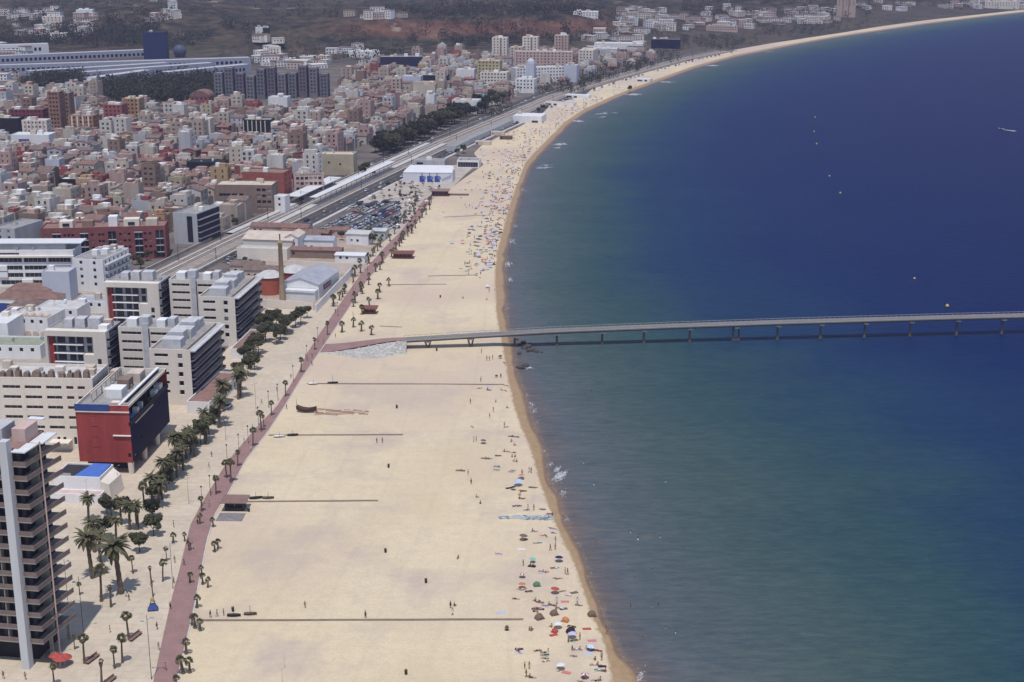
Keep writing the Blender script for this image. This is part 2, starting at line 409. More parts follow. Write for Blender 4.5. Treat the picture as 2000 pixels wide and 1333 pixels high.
bp = N.new('ShaderNodeBump'); bp.inputs['Strength'].default_value = .75; bp.inputs['Distance'].default_value = .7
L.new(wa.outputs[0], bp.inputs['Height']); L.new(bp.outputs[0], B.inputs['Normal'])
L.new(cc, B.inputs['Base Color']); B.inputs['Roughness'].default_value = .45; B.inputs['IOR'].default_value = 1.33; B.inputs['Specular IOR Level'].default_value = .13
ys = list(np.arange(110, 700, 5.)) + list(np.arange(700, 1500, 12.)) + list(np.arange(1500, 3300, 40.)) + list(np.arange(3300, 5700, 300.))
offs = [-4,0,2,4,7,11,16,23,32,45,60,80,105,140,190,260,360,520,800,1300,2200,4000]
sp = np.stack([_sx, _sy], 1)
spf = []
for i in range(len(sp)-1):
    n = max(1, int(np.hypot(*(sp[i+1]-sp[i]))/6)) if sp[i][1] < 3000 else 20
    for k in range(n): spf.append(sp[i]+(sp[i+1]-sp[i])*k/n)
spf = np.array(spf)
rows, dv = [], []
for y in ys:
    xs = XS(y); row = []
    for o in offs:
        x = xs + o; row.append((x, y, -.4))
        dist = 0. if o <= 0 else float(np.sqrt(((spf-np.array([x,y]))**2).sum(1).min()))
        dist *= .72+.55*sst(380, 640, y)
        dv.append(min(1., math.sqrt(max(0, dist)/400.)))
    rows.append(row)
sea = strip(rows, m_sea, 'sea'); attr(sea.data, 'depth', dv)

# breaking waves: ragged foam just above the water
m_foam = mat('sea_foam', (.50,.51,.54), .9, .3, .8, .3)
fb = MB()
def foam(x, y, w, l, rot, n=9):
    c, s_ = math.cos(rot), math.sin(rot)
    for q in range(int(n*2.4)):
        cx, cy = rnd.gauss(0, w*.36), rnd.gauss(0, l*.33); r = rnd.uniform(.04, .17)*min(w, l)
        k = rnd.randint(9, 13); pts = []
        for j in range(k):
            t = 2*math.pi*j/k; rr_ = r*rnd.uniform(.25, 1.35)
            px, py = cx + rr_*.7*math.cos(t), cy + rr_*3.2*math.sin(t)
            pts.append((x + px*c - py*s_, y + px*s_ + py*c, -.37 + rnd.uniform(0, .03)))
        fb.poly(pts)
for u, v, w, l, rot, n in [(1088,915,1.2,4,.3,30),(1095,928,2.0,6,.3,50),(1101,960,1.2,3.5,.2,16),(1062,880,.8,3,.2,8),(1040,792,.9,4,.2,14),(1050,822,.7,4,.2,10),(1044,800,1.2,4,.2,14),(1036,786,1.2,3,.1,12),(1250,1320,1.1,4.5,.35,20),(1030,716,3,2,.4,14),(993,515,2.2,8,0,24),(997,545,1.8,6,0,16),(1000,470,2,9,-.1,22),(1006,440,1.8,6,-.1,14),(1020,370,2,8,-.1,14),(1060,327,7,4,-.5,18),(1065,322,5,3,-.5,12),(1096,281,8,5,-.6,26),(1090,288,5,3,-.6,16),(1180,221,9,6,-.6,16),(1176,228,6,4,-.6,10),(1128,236,7,8,-.6,14),(1238,184,9,8,-.7,18),(1300,160,8,9,-.7,12),(1392,128,9,10,-.7,14),(1500,101,14,6,-.9,16),(1720,64,10,6,-1.1,8),(991,600,1.4,4,0,8),(1108,1012,1,3,.2,5),(1030,770,.8,2.5,0,7),(1074,905,1.2,3,.2,10)]:
    x, y = G(u, v); foam(x, y, w, l, -rot, n)
y = 150.
while y < 1500:                    # thin broken line of swash all along the waterline
    if nz(0, y, 14, 8) > -.22:
        foam(XS(y)+rnd.uniform(.1,1.0)+.7*nz(0,y,9,1)+1.1*nz(0,y,26,4)*(1 if y<1300 else .3), y, .5, 2.2, 0, 3)
    y += 2.6 if y < 700 else 5
fo = fb.build('sea_foam', m_foam); struct(fo, 'stuff'); tag(fo, 'white broken foam of small waves along the waterline', None)
# ------------------------------------------------------------------ PAVEMENTS, PATHS, RAILWAY, ROADS
m_pave = mat('pale_paving', (.60,.51,.395), .9, .10, .06, .08, bump=.1, col2=(.53,.455,.36))
m_walk = mat('red_brick_path', (.31,.19,.175), .9, .14, .25, .12)
m_asph = mat('asphalt', (.075,.072,.075), .9, .25, .2, .2)
m_ball = mat('track_ballast', (.35,.305,.275), 1, .25, .25, .25)
m_plat = mat('platform_concrete', (.55,.53,.51), .9, .15, .2, .1)
m_mark = mat('road_paint', (.62,.62,.60), .8, .15, 1.)
FRX = lambda y: float(np.interp(y, [150,380,400,430,470,520,560,590,620,650,700,780,810], [-190,-190,-150,-118,-106,-104,-100,-92,-84,-70,-61,-58,-56]))
ys = list(np.arange(140, 812, 4.))
strip([[(FRX(y)+(XWL(y)-FRX(y))*t, y, .012) for t in (0,.25,.5,.75,1)] for y in ys], m_pave, 'promenade_paving')
strip([[(XWL(y), y, .03), (XWR(y)+.1, y, .034)] for y in ys if y < 806], m_walk, 'brick_path')
# low kerbs along the brick path
for nm, f in (('path_kerb', XWR),):
    strip([[(f(y)-.15, y, .02), (f(y)-.15, y, .16), (f(y)+.15, y, .16), (f(y)+.15, y, -.05)] for y in ys if y < 806], m_plat, nm)
yd = MB(); yd.poly([(*G(u, v), .014) for u, v in [(-120,760),(-120,560),(60,545),(240,545),(330,540),(320,600),(300,640),(150,700)]]); struct(yd.build('courtyard_paving', mat('courtyard', (.40,.35,.30), .95, .25, .12, .15)))
wy = MB(); wy.poly([(*G(u, v), .015) for u, v in [(455,540),(600,455),(742,466),(712,532),(655,572),(616,606),(505,602)]]); struct(wy.build('works_yard', mat('yard_earth', (.43,.35,.29), .95, .25, .15, .15)))
# plaza round the marquee
pz = MB(); pz.poly([(*G(u, v), .016) for u, v in [(690,398),(760,352),(800,332),(900,322),(935,318),(905,345),(872,378),(842,390),(815,425),(775,458),(722,470),(640,452)]])
struct(pz.build('plaza_paving', mat('plaza_dust', (.48,.42,.36), .95, .22, .1, .15)))

def poly_offset(pts, o):
    out = []
    for i, p in enumerate(pts):
        a = pts[max(0, i-1)]; b = pts[min(len(pts)-1, i+1)]
        dx, dy = b[0]-a[0], b[1]-a[1]; l = math.hypot(dx, dy)
        out.append((p[0]+dy/l*o, p[1]-dx/l*o))
    return out
def resample(pts, step):
    out = []
    for a, b in zip(pts, pts[1:]):
        n = max(1, int(math.hypot(b[0]-a[0], b[1]-a[1])/step))
        out += [(a[0]+(b[0]-a[0])*k/n, a[1]+(b[1]-a[1])*k/n) for k in range(n)]
    return out + [pts[-1]]
RAILPX = [(320,548),(390,512),(470,472),(560,430),(680,372),(780,325),(870,283),(1000,228),(1090,190),(1160,166),(1250,140),(1340,116),(1420,100)]
RAILP = [G(u,v) for u,v in RAILPX]
RAILS = resample(RAILP, 12)
def along(o0, o1, z, m, name, z1=None, p=RAILS, sides=False):
    a, b = poly_offset(p, o0), poly_offset(p, o1); z1 = z if z1 is None else z1
    if sides:
        return strip([[(q[0],q[1],-.1),(q[0],q[1],z),(r[0],r[1],z1),(r[0],r[1],-.1)] for q, r in zip(a, b)], m, name)
    return strip([[(q[0],q[1],z),(r[0],r[1],z1)] for q, r in zip(a, b)], m, name)
along(-12, 9, .01, m_ball, 'railway_ballast')
mid = [i for i, p in enumerate(RAILS) if 690 < p[1] < 1010]
PLS = RAILS[mid[0]:mid[-1]+1]
along(-14.5, -11, .9, m_plat, 'station_platform', sides=True, p=PLS)
along(-2.4, 1.2, .9, m_plat, 'station_platform', sides=True, p=PLS)
along(8.6, 9.4, 1.7, mat('railway_wall', (.40,.37,.33), .95, .2, .2, .1), 'railway_wall', sides=True)
along(-15.6, -15.0, 1.5, MATS['railway_wall'], 'railway_wall', sides=True)
m_rail = mat('rail_steel', (.20,.15,.13), .5, .2, 1., metal=.6)
for o in (-9.2,-7.76,-5.2,-3.76,2.8,4.24,6.2,7.64):
    along(o-.09, o+.09, .16, m_rail, 'rail_track', sides=True)
for o0, o1 in ((-6.9,-6.1),(5.0,5.5),(-10.9,-10.2)): along(o0, o1, .10, m_plat, 'cable_duct', sides=True)
R2 = RAILS[[i for i, p in enumerate(RAILS) if p[1] > 640][0]:]
along(10.2, 17.5, .018, m_asph, 'coast_road', p=R2)
along(17.5, 19.5, .10, m_plat, 'coast_pavement', p=R2, sides=True)
R3 = RAILS[[i for i, p in enumerate(RAILS) if p[1] > 860][0]:]
along(-25.5, -17.5, .02, m_asph, 'seafront_street', p=R3)
along(-17.2, -15.7, .10, m_plat, 'street_pavement', p=R3, sides=True)
mk = MB()
for o, P3 in ((13.85, R2), (-21.5, R3)):
    c = poly_offset(resample(P3, 3), o)
    for i in range(0, len(c)-1, 3):
        a, b = c[i], c[i+1]; dx, dy = b[0]-a[0], b[1]-a[1]; l = math.hypot(dx, dy) or 1; nx, ny = dy/l*.1, -dx/l*.1
        mk.quad((a[0]-nx,a[1]-ny,.026),(a[0]+nx,a[1]+ny,.026),(b[0]+nx,b[1]+ny,.026),(b[0]-nx,b[1]-ny,.026))
struct(mk.build('road_markings', m_mark))
# car park surface
CPK = [(622,446),(700,398),(778,392),(786,430),(742,462),(690,452)]
cp = MB(); cp.poly([(*G(u, v), .024) for u, v in CPK]); struct(cp.build('car_park', mat('car_park_asphalt', (.13,.12,.12), .95, .25, .12, .15)))
# thin plank paths over the sand
m_plank = mat('plank_path', (.24,.19,.15), .9, .2, .6, .15)
def plank(u0, v0, u1, v1, w):
    (x0, y0), (x1, y1) = G(u0, v0), G(u1, v1)
    n = 24; rows = []
    for k in range(n+1):
        t = k/n; x = x0+(x1-x0)*t; y = y0+(y1-y0)*t + .12*nz(x, y0, 9, 2)
        rows.append([(x, y-w/2, .03), (x, y-w/2, .2), (x, y+w/2, .2), (x, y+w/2, .03)])
    strip(rows, m_plank, 'plank_path')
for a in [(600,750,985,752,.8),(525,851,787,850,.8),(470,981,738,979,.8),(388,1213,1022,1211,.75),(742,638,785,640,.7),(755,557,872,556,.8),(835,540,930,538,.6),(866,425,946,421,.8)]:
    plank(*a)

# ------------------------------------------------------------------ THE PIER
m_deck = mat('pier_concrete', (.19,.185,.19), .9, .15, .3, .1)
m_beam = mat('pier_beam', (.15,.125,.115), .9, .2, .3, .1)
pier = thing('pier', 'long narrow concrete pier reaching from the beach out over the sea', 'pier', (-39.5, 505.2, 0), math.atan2(7.5, 82.8))
def pier_z(s): return float(np.interp(s, [0, 25, 55, 100, 140, 210, 400], [3.35, 4.3, 5.3, 6.0, 6.4, 6.7, 6.7]))
L_P = 268.
ss = [k*4. for k in range(int(L_P/4)+1)]
dk = MB()
for a, b in zip(ss, ss[1:]):
    za, zb = pier_z(a), pier_z(b); e = 2.05 if a < 240 else 6
    for (y0, y1, t0, t1, mi) in ((-e, e, -.3, 0, 0), (-e+.45, e-.45, -.85, -.302, 1)):
        dk.hexa([(a,y0,za+t0),(b,y0,zb+t0),(b,y1,zb+t0),(a,y1,za+t0),(a,y0,za+t1),(b,y0,zb+t1),(b,y1,zb+t1),(a,y1,za+t1)], mi)
dk.build('deck', [m_deck, m_beam], pier)
for side in (-1.95, 1.95):
    rl = MB()
    for a, b in zip(ss, ss[1:]):
        if a >= 240: break
        za, zb = pier_z(a), pier_z(b)
        for h0, h1, w in ((.003,.30,.10),(.95,1.05,.06)):
            rl.hexa([(a,side-w,za+h0),(b,side-w,zb+h0),(b,side+w,zb+h0),(a,side+w,za+h0),(a,side-w,za+h1),(b,side-w,zb+h1),(b,side+w,zb+h1),(a,side+w,za+h1)])
        for q in (a, a+2):
            z = pier_z(q); rl.box(q-.05, q+.05, side-.05, side+.05, z+.31, z+.94)
    rl.build('railing', mat('pier_railing', (.40,.37,.34), .7, .12, .5), pier)
m_cap = mat('pier_cap', (.46,.44,.41), .9, .12, .5)
for u in (837, 920, 1005, 1087, 1175, 1256, 1345, 1435, 1516, 1600, 1686, 1775, 1866, 1955, 2045, 2135):
    gx, gy = G(u, 668 - (u-1087)*.021); s = (gx+39.5)/math.cos(pier.rotation_euler.z); z = pier_z(s) - .853
    c = MB()
    if u < 1000:                                   # splayed legs on the sand
        for q in (-1, 1): c.tube([(s+q*.1, 0, -.6), (s+q*1.1, 0, z)], [.28,.34], 8)
    elif u == 1435:
        for q in (-1, 1): c.tube([(s+q*1.25, 0, -3), (s+q*1.0, 0, z)], [.4,.36], 8)
        c.box(s-1.4, s+1.4, -.3, .3, -.2, .5)
    else:
        c.tube([(s, 0, -3), (s, 0, z)], [.42,.40], 10)
        c.tube([(s, 0, -3), (s, 0, .45)], [.7,.55], 10)
    co = c.build('column', m_beam, pier)
    k = MB(); k.box(s-.9, s+.9, -1.7, 1.7, z-.55, z-.003); k.build('crosshead', m_cap, co)

# ramp that carries the brick path up to the pier, with a white rubble slope
rp = []
for k in range(25):
    t = k/24; x = -71 + 32*t; zt = 3.4*sst(0, 1, t); y0 = 499.5 + 4.3*t; y1 = 511 - 3.4*t
    rp.append([(x, y0, zt+.04), (x, y0+(y1-y0)*.5, zt+.06), (x, y1, zt+.04), (x, y1+.3+zt*1.3, -.1)])
strip(rp, m_walk, 'ramp_path')
rk = MB()
m_rub = mat('white_rubble', (.56,.54,.50), .9, .15, .8, .25, col2=(.40,.39,.37))
def boulder(b, x, y, z, r, m=0):
    bm = bmesh.new(); bmesh.ops.create_icosphere(bm, subdivisions=1, radius=1)
    i = len(b.v); sx, sy, sz = r*rnd.uniform(.8,1.3), r*rnd.uniform(.8,1.2), r*rnd.uniform(.55,.85); a = rnd.uniform(0, 6)
    for v in bm.verts:
        k = 1 + rnd.uniform(-.18,.18); px, py = v.co.x*sx*k, v.co.y*sy*k
        b.v.append((x+px*math.cos(a)-py*math.sin(a), y+px*math.sin(a)+py*math.cos(a), z+v.co.z*sz*k))
    for f in bm.faces: b.f.append(tuple(i+v.index for v in f.verts)); b.m.append(m)
    bm.free()
for k in range(760):
    t = rnd.random(); q = rnd.random()
    x = -69 + 30.5*t; zt = 3.3*sst(0, 1, t); y0 = 499.4 + 4.3*t
    reach = 1.2 + 9.5*sst(0, .55, t)*(1-.55*sst(.6,1,t))
    boulder(rk, x, y0 - reach*q, zt*(1-q)**1.1 - .05, rnd.uniform(.2,.5))
for k in range(30):
    for j in range(8):
        def SP(kk, jj):
            t = kk/30; q = jj/8; zt = 3.3*sst(0, 1, t); return (-69+30.5*t, 499.4+4.3*t-(1.2+9.5*sst(0,.55,t)*(1-.55*sst(.6,1,t)))*q, max(.02, zt*(1-q)**1.1-.06))
        rk.quad(SP(k,j+1), SP(k+1,j+1), SP(k+1,j), SP(k,j))
ro = rk.build('white_rubble_slope', m_rub); struct(ro, 'stuff'); tag(ro, 'pale rubble stones heaped on the slope below the pier ramp')
# pale scribbled patch near the water line: low broken concrete outfall
of = MB()
x0, y0 = G(975, 1012); x1, y1 = G(1078, 1008)
for k in range(150):
    t = rnd.random(); x = x0+(x1-x0)*t; y = y0 + rnd.uniform(-1.6,1.9)*(.4+.6*t); 
    of.obox(x, y, rnd.uniform(.4,1.3), rnd.uniform(.25,.7), .02, rnd.uniform(.10,.34), rnd.uniform(-.9,.9), 0 if rnd.random() < .72 else 1)
oo = of.build('rubble_strip', [mat('pale_blue_rubble', (.45,.50,.53), .9, .2, .8, .2), mat('blue_grey_rubble', (.20,.23,.28), .9, .2, .8, .2)]); struct(oo, 'stuff'); tag(oo, 'pale blue rubble strip lying on the sand near the water')
# dark boulders at the foot of the pier
m_rock = mat('dark_rock', (.085,.075,.07), .9, .3, .8, .3)
k = 0
for u, v, r in [(1010,662,1.0),(1022,668,1.3),(1030,676,1.6),(1040,683,1.5),(1048,686,1.2),(1034,684,1.7),(1024,679,1.2),(1014,690,1.0),(1026,714,1.6),(1018,718,1.4),(1012,716,1.0),(1035,672,.9),(1016,672,.8),(1058,687,.8)]:
    b = MB(); boulder(b, 0, 0, 0, r); x, y = G(u, v); o = b.build('boulder', m_rock); o.location = (x, y, -.3)
    tag(o, 'dark boulder', 'boulder', 'dark boulders at the foot of the pier'); THINGS.append((o, 'dark %s boulder at the waterline' % ('large' if r > 1.25 else 'small' if r < 1 else 'mid-sized'), x, y))

# paving joints on the promenade
N = m_pave.node_tree.nodes; L = m_pave.node_tree.links; B = N['Principled BSDF']
src = B.inputs['Base Color'].links[0].from_socket
bt = N.new('ShaderNodeTexBrick'); bt.inputs['Scale'].default_value = 1; bt.inputs['Brick Width'].default_value = 5.2; bt.inputs['Row Height'].default_value = 2.6; bt.inputs['Mortar Size'].default_value = .06; bt.inputs['Mortar Smooth'].default_value = .3
bt.inputs['Color1'].default_value = (1,1,1,1); bt.inputs['Color2'].default_value = (.93,.92,.90,1); bt.inputs['Mortar'].default_value = (.72,.68,.64,1)
g = N.new('ShaderNodeNewGeometry'); mp = N.new('ShaderNodeMapping'); mp.inputs['Rotation'].default_value = (0,0,R(5)); L.new(g.outputs['Position'], mp.inputs[0]); L.new(mp.outputs[0], bt.inputs['Vector'])
L.new(mix(N, L, .85, src, bt.outputs[0], 'MULTIPLY'), B.inputs['Base Color'])
# ------------------------------------------------------------------ BUILDINGS, ONE BY ONE
FOOT = []                         # (x, y, radius) taken by the buildings named below
def rot2(x, y, a): return x*math.cos(a)-y*math.sin(a), x*math.sin(a)+y*math.cos(a)
def facade(b, o, u, W, z0, z1, ops, dep=.35, m=0, root=None, pane=None, gm=None):
    """wall plane with recessed openings; ops: (u0,u1,z0,z1). A window child per opening, or glass in the same mesh (slot gm)."""
    nx, ny = u[1], -u[0]
    P = lambda s, z, d=0.: (o[0]+u[0]*s-nx*d, o[1]+u[1]*s-ny*d, z)
    us = sorted({0., W, *[q for p in ops for q in p[:2]]}); zs = sorted({z0, z1, *[q for p in ops for q in p[2:4]]})
    for a, c in zip(us, us[1:]):
        for e, f in zip(zs, zs[1:]):
            mu, mz = (a+c)/2, (e+f)/2
            if any(p[0] < mu < p[1] and p[2] < mz < p[3] for p in ops): continue
            b.quad(P(a,e), P(c,e), P(c,f), P(a,f), m)
    for p in ops:
        a, c, e, f = p[:4]
        b.quad(P(a,e), P(a,e,dep), P(a,f,dep), P(a,f), m); b.quad(P(c,e,dep), P(c,e), P(c,f), P(c,f,dep), m)
        b.quad(P(a,f,dep), P(c,f,dep), P(c,f), P(a,f), m); b.quad(P(a,e), P(c,e), P(c,e,dep), P(a,e,dep), m)
        if gm is not None: b.quad(P(a,e,dep), P(c,e,dep), P(c,f,dep), P(a,f,dep), gm)
        elif root is not None:
            w = MB(); w.quad(P(a,e,dep), P(c,e,dep), P(c,f,dep), P(a,f,dep))
            n = max(1, int((c-a)/1.6))
            for k in range(1, n):                # mullions
                s = a+(c-a)*k/n; w.quad(P(s-.06,e,dep-.05), P(s+.06,e,dep-.05), P(s+.06,f,dep-.05), P(s-.06,f,dep-.05), 1)
            w.build('window', [M_BLIND if rnd.random() < .22 and (c-a) < 2.2 else (pane or M_GLASS), M_STEEL], root)
def grid(W, floors, cols, z0=3.6, fh=3.05, w=1.3, h=1.45, sill=.95, u0=None, u1=None):
    u0 = .9 if u0 is None else u0; u1 = W-.9 if u1 is None else u1
    st = (u1-u0)/cols; out = []
    for f in range(floors):
        for c in range(cols):
            s = u0+st*(c+.5); out.append((s-w/2, s+w/2, z0+f*fh+sill, z0+f*fh+sill+h))
    return out
def strips(floors, spans, z0, fh=3.05, sill=1.35, h=.95):
    return [(a, c, z0+f*fh+sill, z0+f*fh+sill+h) for f in range(floors) for a, c in spans]
def mass(root, x0, x1, y0, y1, z0, z1, wall, front=(), right=(), left=(), roof=None, par=.7, dep=.35, pane=None, gm=None, pname='wall', rname='roof', open_right=False, cap=None):
    b = MB(); t = .28; zt = z1+par
    rt = None if gm is not None else root
    facade(b, (x0,y0), (1,0), x1-x0, z0, zt, list(front), dep, 0, rt, pane, gm)
    if not open_right: facade(b, (x1,y0), (0,1), y1-y0, z0, zt, list(right), dep, 0, rt, pane, gm)
    facade(b, (x1,y1), (-1,0), x1-x0, z0, zt, [], dep)
    facade(b, (x0,y1), (0,-1), y1-y0, z0, zt, list(left), dep, 0, rt, pane, gm)
    if z0 > .5: b.quad((x0,y0,z0),(x0,y1,z0),(x1,y1,z0),(x1,y0,z0))
    if par > 0:
        for (a, c, e, f) in ((x0,x1,y0,y0+t),(x0,x1,y1-t,y1),(x0,x0+t,y0+t,y1-t),(x1-t,x1,y0+t,y1-t)):
            b.quad((a,e,zt),(c,e,zt),(c,f,zt),(a,f,zt), 2)
        i0, i1, j0, j1 = x0+t, x1-t, y0+t, y1-t
        for p, q in (((i0,j0),(i1,j0)),((i1,j0),(i1,j1)),((i1,j1),(i0,j1)),((i0,j1),(i0,j0))):
            b.quad((*q,z1),(*p,z1),(*p,zt),(*q,zt), 2)
    else: i0, i1, j0, j1 = x0, x1, y0, y1
    w = b.build(pname, [wall, pane or M_GLASS, cap or wall], root)
    r = MB(); r.quad((i0,j0,z1),(i1,j0,z1),(i1,j1,z1),(i0,j1,z1))
    ro = r.build(rname, roof or M_ROOFG, root)
    return w, ro
def rbox(root, name, x0, x1, y0, y1, z0, z1, m, parent=None):
    b = MB(); b.box(x0, x1, y0, y1, z0, z1); return b.build(name, m, parent or root)
def root_at(name, label, cat, x, y, rz, w=20, d=20, group=None):
    r = thing(name, label, cat, (x, y, 0), rz, group)
    cx, cy = rot2(-w/2, d/2, rz); FOOT.append((x+cx, y+cy, rz, w/2+3, d/2+3))
    return r
def roof_clutter(root, x0, x1, y0, y1, z, n, seed, mats=None):
    q = random.Random(seed)
    for k in range(n):
        t = q.random(); x = q.uniform(x0+1.5, x1-1.5); y = q.uniform(y0+1.5, y1-1.5)
        if t < .35:
            w, d, h = q.uniform(1.8,3.4), q.uniform(1.8,3.2), q.uniform(1.6,2.5); rbox(root, 'stair_hut', x-w/2, x+w/2, y-d/2, y+d/2, z+.005, z+h, q.choice(mats or [M_WHITE, M_CREAM, M_TAN]))
        elif t < .75:
            w = q.uniform(.7,1.2); b = MB(); b.box(x-w/2, x+w/2, y-.4, y+.4, z+.15, z+1.05); b.box(x-w/2, x-w/2+.1, y-.4, y+.4, z+.005, z+.147); b.box(x+w/2-.1, x+w/2, y-.4, y+.4, z+.005, z+.147); b.build('cooling_unit', M_STEEL, root)
        elif t < .9:
            b = MB(); b.tube([(x,y,z),(x,y,z+q.uniform(2,3.5))], .05, 5); b.box(x-.6, x+.6, y-.04, y+.04, z+1.8, z+1.86); b.build('aerial', M_DARK, root)
        else:
            b = MB(); b.lathe([(0,z+.3),(.6,z+.3),(.62,z+1.4),(.3,z+1.65),(0,z+1.68)], 10, (x,y)); b.build('water_tank', M_WHITE, root)

def balcony_stack(root, x, y0, y1, zs, out=1.1, slab=None, rail=None, round_front=True):
    """sea-side balconies: pale slab edge that curves round the front corner"""
    for z in zs:
        b = MB(); pts = [(x, y0+.1), (x+out*.55, y0+.1), (x+out*.9, y0+.45), (x+out, y0+1.1), (x+out, y1-.1), (x, y1-.1)]
        n = len(pts)
        b.poly([(p[0],p[1],z+.16) for p in pts]); b.poly([(p[0],p[1],z+.02) for p in reversed(pts)])
        for i in range(n):
            a, c = pts[i], pts[(i+1)%n]; b.quad((a[0],a[1],z+.02),(c[0],c[1],z+.02),(c[0],c[1],z+.16),(a[0],a[1],z+.16))
        bo = b.build('balcony', slab or M_CREAM, root)
        r = MB()
        for i in range(n-1):
            a, c = pts[i], pts[i+1]; r.quad((a[0],a[1],z+.165),(c[0],c[1],z+.165),(c[0],c[1],z+1.05),(a[0],a[1],z+1.05))
        r.build('balcony_glass', rail or M_DGLASS, bo)

# ---- two matching flat complexes with framed fronts
def complex_(label, ax, ay, rz, H, seed):
    r = root_at('apartment_complex', label, 'apartment block', ax, ay, rz, 70, 40, 'cream apartment complexes by the promenade')
    fh = 3.05; nf = 5; zb = H-nf*fh
    # sea-side wing
    W = 13.6; D = 33
    zs = [zb+k*fh for k in range(nf)]
    fr = [(1.6,6.2,z+1.3,z+2.35) for z in zs] + [(9.3,10.9,z+.8,z+2.45) for z in zs]
    mass(r, -W, 0, 0, D, 0, H, M_CREAM, fr, [(.25, D-.25, z+.12, z+2.97) for z in zs], roof=M_ROOFG, par=.8, dep=.9, pane=M_DGLASS)
    balcony_stack(r, 0, 0, D, zs, 1.0, M_METAL)
    rbox(r, 'eaves', .003, 1.7, -.1, D-.1, H+.1, H+.5, M_AC)
    for y, w, h in ((4,4.6,2.9),(10.5,3.4,3.6),(16,4.2,3.0),(22,3.6,3.8),(27.5,3.4,3.0)):   # pale screened roof huts stepping back
        rbox(r, 'roof_hut', -10.6, -10.6+w+1.6, y, y+4.6, H+.005, H+h, M_AC)
    rbox(r, 'roof_rail', -1.6, -1.45, .6, D-.6, H+.005, H+1.0, M_TAN)
    # set-back middle wing
    y0 = 24.; zt = H+.2
    mass(r, -33, -W-.003, y0, y0+12, 0, zt, M_CREAM, [(a, c, z+1.35, z+2.35) for z in zs for a, c in ((1.0,8.0),(11.2,18.6))], roof=M_ROOFG, dep=.6)
    rbox(r, 'stair_shaft', -24.3, -22.3, y0-.5, y0-.003, 0, zt+2.2, M_AC)
    rbox(r, 'shaft_slot', -22.297, -22.05, y0-.35, y0-.003, 0, zt+.3, M_DARK)
    for k, (x, w, h) in enumerate(((-31,3.5,2.6),(-26.5,3.2,3.4),(-20.5,3.0,2.5),(-16.5,2.4,3.2))): rbox(r, 'roof_hut', x, x+w, y0+3, y0+7, zt+.005, zt+h, M_AC if k % 2 else M_WHITE)
    # framed block
    x0, x1 = -57., -35.5; yf = 19.; ye = 33.; Hb = H+.3
    b = MB()
    for q in ((x0,x0+.9,yf,yf+3,0,Hb),(x1-4.6,x1,yf,yf+3,0,Hb),(x0+.9,x1-4.6,yf,yf+3,Hb-1.9,Hb-.003)): b.box(*q)
    b.box(x0+13.2, x1-4.6, yf+.003, yf+3, 0, Hb-8.2)
    b.build('frame_wall', M_CREAM, r)
    mass(r, x0+.02, x1-.02, yf+2.6, ye, 0, Hb-.4, M_GREYW, (), [(.6, ye-yf-3.2, Hb-3.3-k*fh, Hb-.7-k*fh) for k in range(5)], roof=M_ROOFG, par=.35, dep=.7, pane=M_DGLASS)
    rbox(r, 'red_wall', x0+.903, x0+2.6, yf+1.2, yf+2.55, 0, Hb-1.95, M_REDP)
    for k in range(5):
        z = Hb-2.1-fh*(k+1)
        if z < 0: break
        rbox(r, 'balcony_slab', x0+2.6, x0+13., yf+.4, yf+2.5, z, z+.2, M_WHITE)
        for a, c in ((3.4,6.2),(7.4,9.6),(10.2,12.6)):
            w = MB(); w.quad((x0+a,yf+2.55,z+.25),(x0+c,yf+2.55,z+.25),(x0+c,yf+2.55,z+2.5),(x0+a,yf+2.55,z+2.5)); w.build('window', M_GLASS, r)
        if k > 1: continue
        for a, c in ((13.7,15.4),):
            w = MB(); w.quad((x0+a,yf+2.55,z+.25),(x0+c,yf+2.55,z+.25),(x0+c,yf+2.55,z+2.5),(x0+a,yf+2.55,z+2.5)); w.build('window', M_GLASS, r)
    for z in (Hb-11.4, Hb-14.4): 
        w = MB(); w.quad((x1-3.4,yf-.01,z),(x1-2.1,yf-.01,z),(x1-2.1,yf-.01,z+1.9),(x1-3.4,yf-.01,z+1.9)); w.build('window', M_GLASS, r)
    balcony_stack(r, x1, yf+.6, ye, [Hb-3.5-fh*k for k in range(5)], 1.0, M_METAL)
    for x, w, h, m in ((x0+5,3.,2.6,M_AC),(x0+9,3.4,3.,M_AC),(x0+13.5,4.2,3.2,M_AC)): rbox(r, 'roof_hut', x, x+w, yf+5, yf+9, Hb-.39, Hb+h, m)
    roof_clutter(r, x0, x1, yf+3, ye, Hb-.4, 8, seed)
    return r
EX, EY = G(371, 684, 18.8); FX, FY = G(458, 581, 18.8)
complex_('cream apartment complex with red framed front, the lower of two alike, behind the red-fronted block', EX, EY, R(-6), 18., 5)
complex_('cream apartment complex with red framed front, the upper of two alike, beside the round trees', FX, FY, R(-6), 18., 6)

